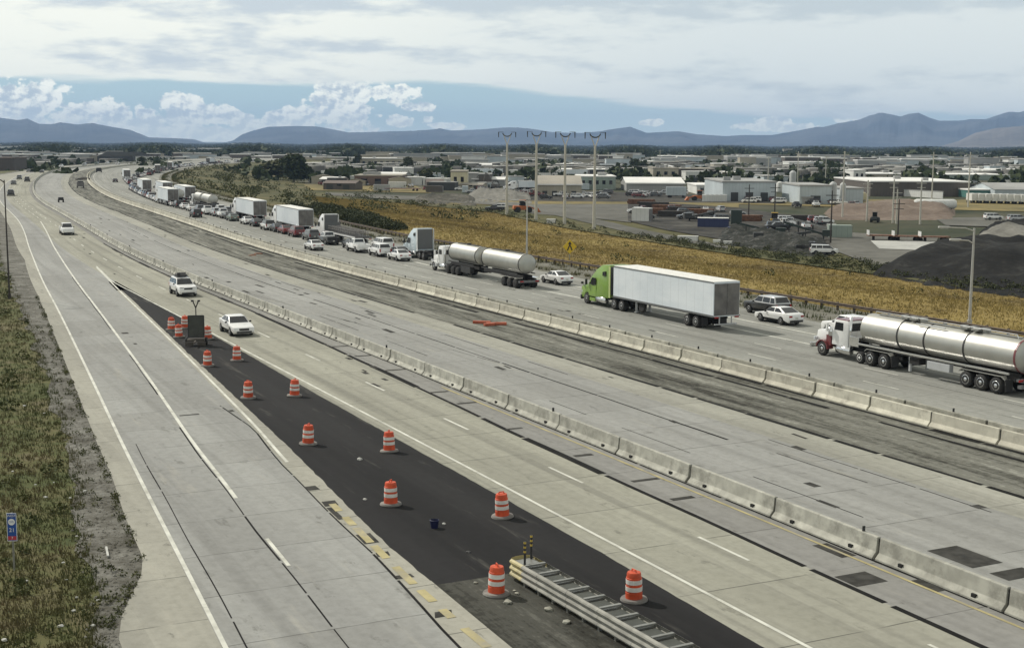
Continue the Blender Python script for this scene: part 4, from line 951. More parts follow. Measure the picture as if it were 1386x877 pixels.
# ------------------------------------------------------------------ concrete barriers
M['bar1'] = plain('barrier concrete', (.43,.425,.37), .9, var=.2, scale=1.3, dirt=.6, dirt_c=(.15,.145,.125), each=.35)
M['bar2'] = plain('barrier concrete pale', (.55,.53,.44), .9, var=.14, scale=1.1, dirt=.45, dirt_c=(.25,.23,.19), each=.4)
M['bar3'] = plain('barrier concrete dirty', (.40,.39,.33), .9, var=.2, scale=1.2, dirt=.6, dirt_c=(.12,.12,.1), each=.4)
M['dark'] = plain('dark recess', (.012,.012,.012), 1)
BP = [(-.30,0),(-.30,.075),(-.125,.27),(-.085,.80),(-.07,.82),(.07,.82),(.085,.80),(.125,.27),(.30,.075),(.30,0)]
def barrier_proto(L, mat, slots, post):
    root = empty('concrete_barrier'); b = MB()
    n = len(BP); vs = [(x,y,z) for x in (-L/2,L/2) for y,z in BP]
    b.add(vs, [tuple(range(n)), tuple(range(2*n-1,n-1,-1))]+[(i,n+i,n+(i+1)%n,(i+1)%n) for i in range(n)])
    body = b.build('body', M[mat], root, bevel=.012, seg=1)
    MB().box((L/2+.045,0,.42),(.1,.09,.7)).build('joint_pin', M['dark'], root)
    if slots:
        for x in (-L*.29, L*.29):
            for s in (-1,1): MB().box((x, s*.235, .15),(.2,.09,.15)).build('lifting_slot', M['dark'], body)
    if post:
        for x in ((-L*.1,) if post == 1 else (-L*.36,)): MB().box((x,0,.92),(.05,.12,.2)).build('delineator', M['blk'], root, bevel=.01)
    return root
def barrier_row(d0, s0, pitch, s_end, mat, slots, post, label, group, near=240, pevery=2):
    pr = {k: barrier_proto(pitch-.13, mat, slots, k) for k in ((0,) if not post else (post,) if pevery == 1 else (0,post))}; used = set(); i = 0; s = s0-math.floor((s0+5)/pitch)*pitch
    lowmesh = None
    while s < s_end:
        sm = s+pitch/2; jit = rs.uniform(-.03,.03)
        if sm < near:
            k = post if (post and i % pevery == 0) else 0
            o = pr[k] if k not in used else copy_tree(pr[k]); used.add(k)
        else:
            if lowmesh is None:
                b = MB(); L = pitch-.13; n = len(BP); b.add([(x,y,z) for x in (-L/2,L/2) for y,z in BP], [tuple(range(n)), tuple(range(2*n-1,n-1,-1))]+[(j,n+j,n+(j+1)%n,(j+1)%n) for j in range(n)])
                lowmesh = b.build('concrete_barrier', M[mat]); o = lowmesh
            else: o = lowmesh.copy(); COL.objects.link(o)
        o.location = P(sm, d0+jit); o.rotation_euler = (0,0,PI/2-hd(sm)+rs.uniform(-.004,.004)); tag(o, label, 'barrier', group)
        s += pitch; i += 1
    return s
def barrier_run(d0, s0, s1, mat, label):
    V, F = [], []; n = len(BP); ss_ = list(np.arange(s0, s1, 8.0))
    for s in ss_: V += [tuple(P(s, d0+y, z)) for y, z in BP]
    for i in range(len(ss_)-1): F += [(i*n+j, i*n+(j+1)%n, (i+1)*n+(j+1)%n, (i+1)*n+j) for j in range(n)]
    o = raw('barrier_run', V, F, M[mat]); tag(o, label, 'barriers', kind='stuff')
e1 = barrier_row(.3, 14.9, 6.2, 560, 'bar1', True, 2, 'grey concrete barrier of the row between the oncoming lanes and the closed lanes', 'barriers between oncoming and closed lanes', pevery=4)
e2 = barrier_row(19.05, 38.0, 4.87, 470, 'bar2', False, 0, 'pale concrete barrier of the front row along the dirt median', 'front row of barriers along the dirt median')
e3 = barrier_row(20.05, 35.0, 6.1, 470, 'bar3', False, 1, 'dirty concrete barrier of the rear row facing the queued traffic', 'rear row of barriers facing the queue', pevery=1)
barrier_run(.3, e1, 1050, 'bar1', 'far end of the barrier row between oncoming and closed lanes')
barrier_run(19.05, e2, 1050, 'bar2', 'far end of the pale front row of barriers')
barrier_run(20.05, e3, 1050, 'bar3', 'far end of the dirty rear row of barriers')

# ------------------------------------------------------------------ orange drums
M['orange'] = plain('drum orange', (.58,.075,.022), .55, var=.2, scale=3, dirt=.5, dirt_c=(.16,.04,.02), each=.15)
M['band'] = plain('reflective white band', (.66,.64,.6), .5, var=.1, scale=4, dirt=.5, dirt_c=(.3,.26,.23))
M['ring'] = plain('rubber ring', (.16,.15,.14), .9, dirt=.6, dirt_c=(.34,.32,.28))
def drum():
    root = empty('traffic_drum')
    b = MB().lathe([(.29,.05),(.285,.30),(.275,.305),(.275,.55),(.265,.555),(.265,.80),(.245,.81),(.24,.93),(.22,.985),(.05,1.0)], n=22)
    body = b.build('body', M['orange'], root, smooth=2)
    for z, r in ((.36,.2805),(.60,.2705)): MB().lathe([(r-.01,z),(r+.004,z),(r+.004,z+.15),(r-.01,z+.15)], n=22, cap=False).build('reflective_band', M['band'], root, smooth=2)
    MB().lathe([(.27,0),(.46,0),(.47,.03),(.44,.09),(.30,.10)], n=24).build('base_ring', M['ring'], root, smooth=2)
    h = MB().tube([(-.12,0,.99),(-.10,0,1.07),(.10,0,1.07),(.12,0,.99)], .022); h.build('handle', M['orange'], root)
    return root
D0 = drum(); first = True
for (u, v, lb) in ((232,449.5,'orange drum leftmost of the cluster beside the arrow board'),(242.4,459.5,'orange drum front one of the three left of the arrow board'),(250,447,'orange drum touching the arrow board panel on its left'),(282,462,'orange drum just right of the arrow board'),(281,498,'orange drum on the ramp side, first one below the arrow board'),(320.7,491,'orange drum on the mainline side, first one below the arrow board'),(336,541.6,'orange drum on the ramp side, fourth from the nearest'),(398.6,539,'orange drum on the mainline side, fourth from the steel cushion'),(417,604,'orange drum on the ramp side, third from the nearest'),(527,614,'orange drum on the mainline side, third from the steel cushion'),(529,686,'orange drum on the ramp side near the small blue box'),(680,702.6,'orange drum on the mainline side, next before the steel cushion'),(671.6,807,'orange drum nearest on the ramp side where the asphalt ends'),(858,815,'orange drum beside the flank of the steel cushion')):
    o = D0 if first else copy_tree(D0); first = False
    p = at(u, v-3, 0); place(o, p, rs.uniform(0,6)); o.rotation_euler = (rs.uniform(-.05,.05), rs.uniform(-.05,.05), rs.uniform(0,6)); tag(o, lb, 'traffic drum', 'orange drums along the asphalt gore')
# ------------------------------------------------------------------ arrow board trailer seen from behind
M['railpost'] = plain('dark steel', (.07,.06,.05), .8); M['board'] = plain('dark sign back', (.045,.048,.04), .6, var=.2); M['galv'] = plain('galvanised steel', (.30,.30,.28), .45, .6, var=.12, dirt=.3)
p = at(266, 467, 0); ab = empty('arrow_board', p, R(8), 'dark arrow board trailer with a forked mast standing among the orange drums', 'arrow board')
MB().box((0,.1,1.4),(1.12,.12,1.6)).build('sign_panel', M['board'], ab, bevel=.02)
fr = MB()
for x in (-.58,.58): fr.box((x,.1,1.4),(.06,.16,1.66))
for z in (.6,2.22): fr.box((0,.1,z),(1.1,.15,.06))
fr.build('panel_frame', M['blk'], ab)
ms = MB().cyl((0,.15,2.2),(0,.15,2.9),.04).tube([(0,.15,2.8),(-.2,.15,3.3)],.05).tube([(0,.15,2.8),(.2,.15,3.3)],.05); ms.build('forked_mast', M['blk'], ab)
MB().box((-.24,.15,3.33),(.2,.2,.12)).box((.24,.15,3.33),(.2,.2,.12)).build('sensor', M['blk'], ab)
MB().box((0,-.1,.42),(1.3,.9,.14)).box((0,-.9,.4),(.1,1.2,.1)).box((-.45,-.75,.2),(.6,.06,.3)).box((.45,-.75,.2),(.6,.06,.3)).build('trailer_frame', M['railpost'], ab)
for s in (-1,1): MB().lathe([(.16,-.09),(.28,-.09),(.3,0),(.28,.09),(.16,.09)], (.0,0,0), 14, 'Y').map(lambda v: Vector((v.y+s*.72, v.x+.1, v.z+.3))).build('wheel', M['rubber'], ab, smooth=1)
# ------------------------------------------------------------------ crash cushion at the gore
a_, e_ = at(706, 781, 0), at(905, 897, 0); axis = (e_-a_); axis.z = 0; ln = axis.length; ang = math.atan2(axis.y, axis.x)
cc = empty('crash_cushion', a_, ang, 'long galvanised steel crash cushion with yellow nose and two striped posts on the gore', 'crash cushion')
M['galvp'] = plain('weathered guardrail steel', (.27,.265,.235), .8, .0, var=.25, scale=1.4, dirt=.7, dirt_c=(.3,.29,.26)); M['nose'] = plain('yellow guardrail paint', (.46,.40,.20), .6, var=.15, dirt=.6, dirt_c=(.2,.19,.15))
wd = .82
nb = 11; bay = .95
def thrie(x0, x1, y, sgn, z0=.12):
    mb = MB(); pr = [(0,.0),(.07,.04),(.09,.09),(.07,.14),(0,.19),(0,.22),(.07,.26),(.09,.31),(.07,.36),(0,.41),(0,.44),(.07,.48),(.09,.53),(.07,.58),(0,.62)]
    n = len(pr); q = [(y+sgn*a, z0+b_) for a, b_ in pr]
    mb.add([(x,yy,zz) for x in (x0,x1) for yy,zz in q]+[(x,yy-sgn*.012,zz) for x in (x0,x1) for yy,zz in q], [(i,i+1,n+i+1,n+i) for i in range(n-1)]+[(2*n+i,3*n+i,3*n+i+1,2*n+i+1) for i in range(n-1)])
    return mb
for k in range(nb):
    x = k*bay
    for sgn, y in ((1,wd/2),(-1,-wd/2)):
        thrie(x-(.12 if k else 0), x+bay, y+sgn*.008*(k % 2), sgn).build('rail_panel', M['nose'] if k == 0 else M['galvp'], cc, smooth=2)
    if k: MB().box((x,0,.42),(.09,wd-.04,.5)).box((x,0,.74),(.12,wd-.02,.06)).box((x,.38,.1),(.1,.1,.2)).box((x,-.38,.1),(.1,.1,.2)).build('diaphragm', M['galv'], cc)
    if k: MB().box((x+bay*.52,0,.5),(.62,.62,.36)).build('energy_cartridge', M['board'], cc, bevel=.04)
MB().lathe([(wd/2,.12),(wd/2+.01,.2),(wd/2+.01,.7),(wd/2,.74)], (0,0,0), 20, cap=False).map(lambda v: Vector((min(v.x,0)*.5, v.y, v.z))).build('nose_cover', M['nose'], cc, smooth=2)
MB().box((.35,0,.66),(.6,.7,.05)).build('nose_plate', M['galv'], cc)
MB().box((nb*bay/2,0,.05),(nb*bay,.5,.1)).build('base_rail', M['under'], cc)
M['ypost'] = plain('yellow stripe', (.5,.36,.06), .5)
for (x, y) in ((.18,.28),(.75,-.3)):
    po = MB().cyl((x,y,.62),(x,y,1.55),.04,.04,10).build('striped_post', M['blk'], cc)
    for z in (1.15,1.31,1.47): MB().cyl((x,y,z),(x,y,z+.07),.045,.045,10).build('yellow_stripe', M['ypost'], po)
bw = MB().box((0,0,.45),(4.0,.7,.9)); bw.map(lambda v: Vector((v.x, v.y, v.z))); o = bw.build('backup_block', M['bar1'], cc, bevel=.05); o.location = (nb*bay+2.1, 0, 0)
# rubble under the cushion
g = random.Random(4)
for k in range(9):
    c = a_+axis.normalized()*g.uniform(-.5,5)+Vector((-axis.y,axis.x,0)).normalized()*g.uniform(-1.8,-.75)
    b = bmesh.new(); bmesh.ops.create_icosphere(b, subdivisions=1, radius=g.uniform(.06,.17))
    for v in b.verts: v.co *= g.uniform(.7,1.25); v.co.z *= .6
    me = bpy.data.meshes.new('concrete_lump'); b.to_mesh(me); b.free(); me.materials.append(M['bar3']); o = bpy.data.objects.new('concrete_lump', me); COL.objects.link(o); o.location = (c.x,c.y,.03)
    tag(o, 'broken concrete lump on the dirt beside the steel cushion', 'rubble', 'concrete lumps by the steel cushion')
# small things lying about
M['blueplastic'] = plain('blue plastic', (.008,.011,.05), .5); M['litter'] = plain('pale litter', (.42,.42,.39), .8, var=.2)
p = at(588, 714, 0); o = MB().lathe([(.14,0),(.19,.32),(.17,.33),(.12,.04)], n=14).build('bucket', M['blueplastic'], smooth=2); o.location = p; tag(o, 'dark blue bucket standing on the black asphalt', 'bucket')
def lump(name, p, r_, mat, lb, cat, grp=None, sq=.45, seed=0):
    g = random.Random(seed); b = bmesh.new(); bmesh.ops.create_icosphere(b, subdivisions=2, radius=r_)
    for v in b.verts: v.co *= g.uniform(.75,1.2); v.co.z = max(v.co.z*sq, -.02)
    me = bpy.data.meshes.new(name); b.to_mesh(me); b.free(); me.materials.append(M[mat]); o = bpy.data.objects.new(name, me); COL.objects.link(o); o.location = p; o.rotation_euler = (0,0,g.uniform(0,6)); return tag(o, lb, cat, grp)
lump('litter', at(487,622,0), .13, 'litter', 'round white scrap on the asphalt above the ramp side drums', 'litter', sq=.9)
lump('litter', at(494,676,0), .09, 'litter', 'tiny pale scrap beside the drum nearest the blue bucket', 'litter', sq=.8)
lump('litter', at(601,709,0), .08, 'litter', 'tiny white scrap right next to the blue bucket', 'litter', sq=.8)
lump('litter', at(634,747,0), .10, 'blk', 'small black scrap on the asphalt below the blue bucket', 'litter', sq=.6)
for i, (u, v, r_) in enumerate(((62,675,.2),(95,676,.13),(115,667,.22),(104,728,.14),(86,764,.14),(36,789,.15),(104,811,.12),(15,630,.12),(33,551,.22),(60,561,.16),(90,787,.1),(6,869,.2),(82,850,.22),(126,849,.15),(100,829,.16),(132,815,.12),(73,655,.1),(48,658,.12),(17,640,.14))):
    lump('litter', at(u, v)+Vector((0,0,.08)), r_*.45, 'litter', 'pale scrap of litter lying in the weeds beside the exit ramp', 'litter', 'litter in the verge weeds', .5, i)
p = at(145, 748); o = MB().box((0,0,.05),(.08,1.2,.06)).build('timber_stick', M['litter']); o.location = p; o.rotation_euler = (0,0,R(20)); tag(o, 'pale wooden stick lying on the gravel beside the ramp shoulder', 'stick')
M['redor'] = plain('red orange plastic', (.42,.10,.05), .7, var=.3, scale=2, dirt=.5)
for k, (u, v, l) in enumerate(((652,438,1.5),(672,440,1.7),(662,441,.9))):
    o = MB().box((0,0,.12),(l,.35,.22)).build('barrier_board', M['redor'], bevel=.03); o.location = at(u, v, 0); o.rotation_euler = (0,0,R(-12+20*k)); tag(o, ['orange board lying flat on the median dirt, farther of the pair','orange board lying flat on the median dirt, nearer of the pair','short orange piece between the two flat boards'][k], 'barrier board')
for k, (u, v) in enumerate(((342,346),(350,344))): lump('rubble_heap', at(u,v,0), .6, 'rust', 'rusty brown rubble heap on the median dirt', 'rubble', 'rusty heaps on the median dirt', .3, k+50) if 'rust' in M else None
# ------------------------------------------------------------------ guardrail
def guard(name, dfn, s0, s1, label):
    root = empty(name, P((s0+s1)/2, dfn((s0+s1)/2)), 0, label, 'guardrail'); off = root.location
    r_ = MB(); pts = [s0+k*4 for k in range(int((s1-s0)/4)+1)]; prf = [(0,.42),(-.08,.48),(0,.56),(-.08,.64),(0,.72)]
    for s in pts:
        for a, z in prf: q = P(s, dfn(s)+a, z)-off; r_.v.append(tuple(q))
    for i in range(len(pts)-1): r_.f += [(i*5+j,i*5+j+1,(i+1)*5+j+1,(i+1)*5+j) for j in range(4)]
    r_.build('rail', M['rail'], root)
    k = 0; ps = MB(); pp = None
    for s in np.arange(s0, s1, max(2.0,(s1-s0)/98)):
        q = P(s, dfn(s)+.12)-off
        if pp is None: pp = MB().box((0,0,.36),(.15,.2,.8)).build('post', M['railpost'], root); o = pp
        else: o = pp.copy(); COL.objects.link(o); o.parent = root
        o.location = q; o.rotation_euler = (0,0,PI/2-hd(s))
M['rail'] = plain('rusted guardrail', (.085,.062,.045), .8, var=.3); M['railpost'] = plain('guardrail post', (.07,.055,.04), .9)
guard('guardrail', dN, 30, 245, 'long rust brown guardrail between the merging lane and the golden slope')
# ------------------------------------------------------------------ poles and signs
M['pole'] = plain('weathered pole steel', (.46,.45,.42), .5, .3, var=.08)
M['darkpole'] = plain('dark timber pole', (.05,.045,.04), .9)
M['lampglass'] = plain('lamp lens', (.5,.5,.48), .3)
def lamp_post(u, v, ut, vt, arms, label, mat='pole', rz=0.0, pr=.14):
    p = at(u, v); h = height_px(p, ut, vt); root = empty('street_lamp', p, rz, label, 'street lamp')
    MB().cyl((0,0,0),(0,0,.5),pr*1.6,pr*1.6,12).cyl((0,0,.4),(0,0,h),pr,pr*.57,12).build('pole', M[mat], root, smooth=2)
    for (x, z) in arms:
        sx_ = 1 if x > 0 else -1
        MB().tube([(0,0,h-z-.25),(x*.35,0,h-z),(x,0,h-z+.05)], .05, 8).build('arm', M[mat], root)
        hd_ = MB().box((x+sx_*.35,0,h-z+.07),(.95,.34,.16)).build('lamp_head', M[mat], root, bevel=.04); MB().box((x+sx_*.35,0,h-z-.02),(.6,.26,.04)).build('lens', M['lampglass'], hd_)
    return root
lamp_post(1312, 441, 1321, 309, [(-2.2,.0),(-1.2,1.05)], 'tall grey street lamp with two arms behind the banded steel tanker')
lamp_post(713, 353, 715, 272, [(-1.2,.0)], 'thin grey street lamp rising behind the two-tank lorry')
lamp_post(13, 404, 17, 244, [(-.9,.0)], 'dark street lamp standing on the grassy verge beside the exit ramp', 'darkpole', pr=.09)
# yellow diamond
M['ysign'] = plain('sign yellow', (.66,.47,.03), .5, var=.05); M['signgrey'] = plain('sign back grey', (.4,.4,.4), .5, .4)
p = at(771, 352); sg = empty('warning_sign', p, R(14), 'yellow diamond road sign with a black merging symbol on the golden slope', 'road sign')
h = height_px(p, 771, 334); c0 = Vector((0,0,h))
MB().box((0,.06,h*.5),(.1,.08,h)).build('post', M['galv'], sg)
q = .95; pn = MB(); pn.add([(0,y,h+q) if k == 0 else (q,y,h) if k == 1 else (0,y,h-q) if k == 2 else (-q,y,h) for y in (-.02,.01) for k in range(4)], [(0,1,2,3),(7,6,5,4),(0,4,5,1),(1,5,6,2),(2,6,7,3),(3,7,4,0)]); pn.build('panel', M['ysign'], sg)
sy = MB()
def bar(x0, z0, x1, z1, w):
    d = Vector((x1-x0,0,z1-z0)).normalized(); n = Vector((-d.z,0,d.x))*w/2
    sy.add([Vector((x,y,h+z))+s*n for y in (-.03,-.024) for (x,z,s) in ((x0,z0,1),(x1,z1,1),(x1,z1,-1),(x0,z0,-1))], [(0,1,2,3),(7,6,5,4),(0,4,5,1),(1,5,6,2),(2,6,7,3),(3,7,4,0)])
bar(-.32,-.5,-.08,.1,.17); bar(.32,-.5,.08,.1,.17); bar(0,.05,0,.62,.2); bar(-.2,.3,0,.62,.1); bar(.2,.3,0,.62,.1)
sy.build('symbol', M['blk'], sg)
# tall blue milepost with shield, near the ramp
M['sblue'] = plain('sign blue', (.02,.075,.30), .45, var=.06); M['swhite'] = plain('sign white', (.74,.74,.74), .45, var=.04); M['sred'] = plain('sign red', (.42,.04,.06), .45)
p = at(19, 772); ms = empty('milepost_sign', p, R(4), 'tall narrow blue milepost sign with white letters and shield in the verge weeds', 'road sign')
hz_ = height_px(p, 18, 694); w_ = .34
MB().box((0,.03,hz_*.5),(.06,.05,hz_)).build('post', M['galv'], ms)
zt0, zb0 = hz_, hz_-1.02
MB().box((0,-.01,(zt0+zb0)/2),(w_,.02,zt0-zb0)).build('panel', M['sblue'], ms)
eg = MB(); 
for x in (-w_/2+.008, w_/2-.008): eg.box((x,-.022,(zt0+zb0)/2),(.016,.006,zt0-zb0))
for z in (zt0-.008, zb0+.008): eg.box((0,-.0225,z),(w_-.034,.006,.016))
eg.build('border', M['swhite'], ms)
MB().box((0,-.024,zb0+.11),(w_*.86,.006,.14)).build('red_band', M['sred'], ms)
def text(body, size, loc, mat, parent, name='lettering', rx=PI/2):
    cu = bpy.data.curves.new(name, 'FONT'); cu.body = body; cu.size = size; cu.align_x = 'CENTER'; cu.align_y = 'CENTER'; cu.extrude = .002
    o = bpy.data.objects.new(name, cu); COL.objects.link(o); dg = bpy.context.evaluated_depsgraph_get(); me = bpy.data.meshes.new_from_object(o.evaluated_get(dg)); bpy.data.objects.remove(o)
    me.materials.clear(); me.materials.append(M[mat]); t = bpy.data.objects.new(name, me); COL.objects.link(t); t.parent = parent; t.location = loc; t.rotation_euler = (rx,0,0); return t
text('WEST', .12, (0,-.03,zt0-.10), 'swhite', ms); text('21', .2, (0,-.03,zt0-.62), 'swhite', ms); text('7', .13, (0,-.032,zb0+.11), 'swhite', ms)
sh = MB().lathe([(.0,-.004),(.12,-.004),(.12,.0),(.0,.0)], (0,-.028,zt0-.32), 16, 'Y'); sh.build('shield', M['swhite'], ms); text('215', .1, (0,-.035,zt0-.32), 'sblue', ms)
# transmission poles with curved yokes
M['xpole'] = plain('pale line pole', (.50,.48,.42), .6, .1, var=.06); M['insul'] = plain('dark insulators', (.035,.045,.04), .4)
def yoke_pole(u, v, vt, label):
    p = at(u, v, PLAIN); h = height_px(p, u+2, vt); root = empty('power_pole', p, R(6), label, 'power pole', 'power poles with curved yokes')
    MB().cyl((0,0,0),(0,0,h-3.6),.42,.26,12).build('pole', M['xpole'], root, smooth=2)
    for s in (-1,1): MB().tube([(0,0,h-4.2),(s*.35,0,h-3.0),(s*.75,0,h-2.0),(s*.95,0,h-1.2)], .12, 8).build('yoke_arm', M['xpole'], root)
    c = MB()
    c.tube([(1.25*math.sin(a),0,h-.9+(-1.0*math.cos(a))*1.0+.3) for a in np.linspace(-1.45,1.45,11)], .15, 7)
    c.build('yoke', M['insul'], root)
    for x in (-2.4,2.4):
        q = MB().cyl((x,0,h-.5),(x,0,h-1.9),.14,.1,8).box((x*.75,0,h-.45),(1.5,.1,.1)); q.build('insulator', M['insul'], root)
for (u, v, vt, w) in ((686,291,177,'first and farthest'),(725.5,298.5,176,'second'),(764,304,176.5,'third'),(804,311,177,'nearest and last')):
    yoke_pole(u, v, vt, f'pale power pole with a curved yoke, {w} of the four')
def thin_pole(u, v, vt, mat, label, group, r_=.22):
    p = at(u, v, PLAIN); h = height_px(p, u, vt); root = empty('utility_pole', p, R(5), label, 'utility pole', group)
    MB().cyl((0,0,0),(0,0,h),r_,r_*.6,8).build('pole', M[mat], root); MB().box((0,0,h-1.0),(2.6,.14,.16)).box((0,0,h-2.1),(2.2,.12,.14)).build('crossarm', M[mat], root)
for (u, v, vt) in ((1140,296,205),(1173,300,244),(1208,302,243),(1213,303,256),(1245,304,243),(1261,271,206),(1310,281,206),(1039,262,212),(1079,258,205),(1117,250,210),(823,228,206),(893,226,203)):
    thin_pole(u, v, vt, 'xpole', 'tall pale utility pole among the depot buildings', 'pale utility poles among the depots', .28)
for (u, v, vt) in ((1013,300,250),(1048,303,249),(1124,330,258),(1215,322,270)):
    thin_pole(u, v, vt, 'darkpole', 'dark timber utility pole in the equipment yard', 'dark timber poles in the yard', .2)

# ------------------------------------------------------------------ buildings in the valley
def siding(name, c, v=.1, rib=1.2):
    m, N, b = new_mat(name); o = N.n('ShaderNodeTexCoord').outputs['Object']; x = N.n('ShaderNodeSeparateXYZ', {0: o})
    rb = N.ramp(N.m('ABSOLUTE', N.m('SUBTRACT', N.m('FRACT', N.m('MULTIPLY', N.m('ADD', x.outputs[0], x.outputs[1]), 1/rib)), .5)), .40, .5)
    f = N.noise(o, .12, 5, .65); cc = N.mix(N.ramp(f, .35, .68), tuple(k*(1-v) for k in c), tuple(min(1,k*(1+v)) for k in c))
    cc = N.mix(N.m('MULTIPLY', rb, .35), cc, tuple(k*.55 for k in c)); N.put(b.inputs['Base Color'], cc); b.inputs['Roughness'].default_value = .7; return m
for k, c in dict(white=(.66,.66,.63), grey=(.33,.33,.32), tan=(.36,.33,.26), brown=(.10,.085,.072), brick=(.15,.10,.08), green=(.27,.32,.28), blue=(.03,.04,.10), ice=(.45,.50,.52), dark=(.05,.052,.05), cream=(.55,.50,.34), teal=(.06,.17,.15), darkgreen=(.035,.05,.042)).items(): M['w_'+k] = siding('siding '+k, c)
M['r_white'] = plain('white roof membrane', (.74,.73,.70), .6, var=.08, scale=.1); M['r_grey'] = plain('grey roof', (.30,.30,.29), .8, var=.15, scale=.1); M['r_dark'] = plain('dark roof', (.016,.018,.016), .95, scale=.1, spec=.05); M['r_tan'] = plain('tan roof', (.30,.275,.23), .8, scale=.1); M['r_brown'] = plain('brown roof', (.14,.11,.095), .8, scale=.1)
rb = random.Random(21)
def building(u0, v0, u1, v1, wall, roof, label, depth=None, gable=False, win=0, door=0, rz=0.0, cat='building', name='warehouse', group=None, fascia=None):
    p = at((u0+u1)/2, v1, PLAIN); w = (u1-u0)/F_PX*p.y; h = max(2.6, height_px(p, (u0+u1)/2, v0)); D = depth or max(8, min(60, w*.5))
    root = empty(name, p, rz, label, cat, group)
    if gable:
        e = h*.62; mb = MB().add([(-w/2,0,0),(w/2,0,0),(w/2,D,0),(-w/2,D,0),(-w/2,0,e),(w/2,0,e),(w/2,D,e),(-w/2,D,e),(-w/2,D/2,h-.15),(w/2,D/2,h-.15)], [(0,1,5,4),(2,3,7,6),(1,2,6,9,5),(3,0,4,8,7),(0,3,2,1)]); mb.build('wall', M[wall], root)
        MB().add([(-w/2-.4,-.5,e-.1),(w/2+.4,-.5,e-.1),(w/2+.4,D/2,h),(-w/2-.4,D/2,h),(-w/2-.4,D+.5,e-.1),(w/2+.4,D+.5,e-.1)], [(0,1,2,3),(3,2,5,4)]).build('roof', M[roof], root)
        if fascia: MB().box((0,-.55,e-.2),(w+.9,.12,.5)).build('fascia', M[fascia], root)
        top = e
    else:
        MB().box((0,D/2,h/2-.2),(w,D,h-.4)).build('wall', M[wall], root)
        for k in range(rb.randint(1,4) if w > 14 else 0): MB().box((rb.uniform(-.42,.42)*w, rb.uniform(.15,.7)*D, h+.45),(rb.uniform(1.5,3.5), 2, rb.uniform(.9,1.8))).build('roof_unit', M['w_grey'], root)
        t = max(.45, h*.07); MB().box((0,D/2,h-t/2-.1),(w+.5,D+.5,t)).build('roof', M[roof], root); top = h
    for k in range(win):
        x = -w/2+w*(k+.7)/(win+.4); MB().box((x,-.04,top*.52),(w*.45/(win+.4),.08,top*.28)).build('window', M['glass'], root)
    for k in range(door):
        x = -w/2+w*(k+.8)/(door+.6); MB().box((x,-.05,top*.22),(min(4,w*.5/(door+.6)),.1,top*.44)).build('loading_door', M['w_dark'], root)
    return root
B_ = building
B_(-40,213,20,237,'w_brown','r_brown','dark brown wall of a building at the bend beside the far oncoming lanes',20,name='building')
B_(132,206,180,222,'w_dark','r_dark','dark hipped building beyond the far bend of the freeway',60,True,name='barn')
B_(48,213,76,221,'w_grey','r_white','grey shed with pale roof beyond the far oncoming cars',25)
B_(20,206,62,216,'w_grey','r_grey','long grey block behind the brown wall building',30,win=4); B_(66,200,100,209,'w_white','r_white','white low block behind the far bend, nearest to the round tree',30)
B_(84,208,126,219,'w_white','r_white','pale yard building just before the dark hipped building',30); B_(0,198,50,205,'w_white','r_grey','flat white block at the far edge of the western trees',40)
B_(176,199,218,206,'w_white','r_white','white flat warehouse beyond the queue bend, upper of two',40); B_(218,204,250,211,'w_dark','r_white','dark warehouse with a bright white roof edge beyond the bend',40)
B_(183,208,214,217,'w_tan','r_tan','tan low shed below the two bright roofs beyond the bend',25); B_(236,212,252,221,'w_grey','r_white','small grey hut with white roof by the queue beyond the bend',14)
B_(268,201,300,208,'w_grey','r_white','grey shop block among vans beyond the bend',40); B_(318,200,335,206,'w_white','r_white','small white block far beyond the infield',30); B_(342,198,358,204,'w_white','r_grey','pale far block just above the olive bush',40)
B_(449,196.5,459,201,'w_white','r_white','lone bright white roof in the far tree belt',60); B_(410,207,444,212,'w_tan','r_tan','long tan bridge-like block behind the olive tree',20)
B_(473,213,482,221,'w_white','r_white','narrow white block beside a dark tree',20); B_(487,214,546,228,'w_tan','r_white','two storey pale office with bright white roof band',30,win=7)
B_(480,237,543,252,'w_brick','r_tan','low brick brown hall with pale roof edge above the dry field',30,win=3,door=3); B_(458,239,476,246,'w_ice','r_white','pale green shipping shelter beside the brick brown hall',8)
B_(549,206,563,213,'w_white','r_white','small bright white block between dark trees',30); B_(583,207,655,217,'w_grey','r_grey','long grey warehouse far behind the beige works',60); B_(626,213,643,221,'w_white','r_white','bright white block in front of the long grey warehouse',25)
B_(653,216,680,224,'w_grey','r_white','grey block with bright roof above the beige works',40); B_(566,200,612,206,'w_tan','r_white','low tan block under the central peak of the range',60)
B_(610,231,632,256,'w_cream','r_tan','beige concrete works building, left block',20,win=2,name='building'); B_(632,234,646,252,'w_grey','r_grey','grey tall silo house attached behind the beige works',18,name='building'); B_(648,235,665,253,'w_brown','r_grey','brown hopper house beside the beige works',16,name='building')
B_(660,210,717,218,'w_grey','r_grey','long grey warehouse behind the first yoke pole',60); B_(717,210,760,219,'w_dark','r_white','dark hall with white roof behind the second yoke pole',50); B_(760,210,838,216,'w_tan','r_white','long pale warehouse behind the third yoke pole',60)
B_(713,222,745,234,'w_tan','r_tan','tan two storey block between the second and first yoke poles',25,win=3,name='office_block'); B_(754,228,774,237,'w_white','r_white','white rounded shelter near the third yoke pole',16,True)
B_(727,239,787,266,'w_tan','r_tan','big tan barn with a white eave behind the third yoke pole',34,True,door=4,fascia='r_white',name='barn')
B_(783,238,833,257,'w_green','r_white','pale green hall with a row of dark windows',30,win=5,name='hall'); B_(798,229,842,238,'w_dark','r_white','dark shed with long white roof behind the pale green hall',30); B_(764,221,790,229,'w_white','r_white','white shed behind the rounded shelter',24)
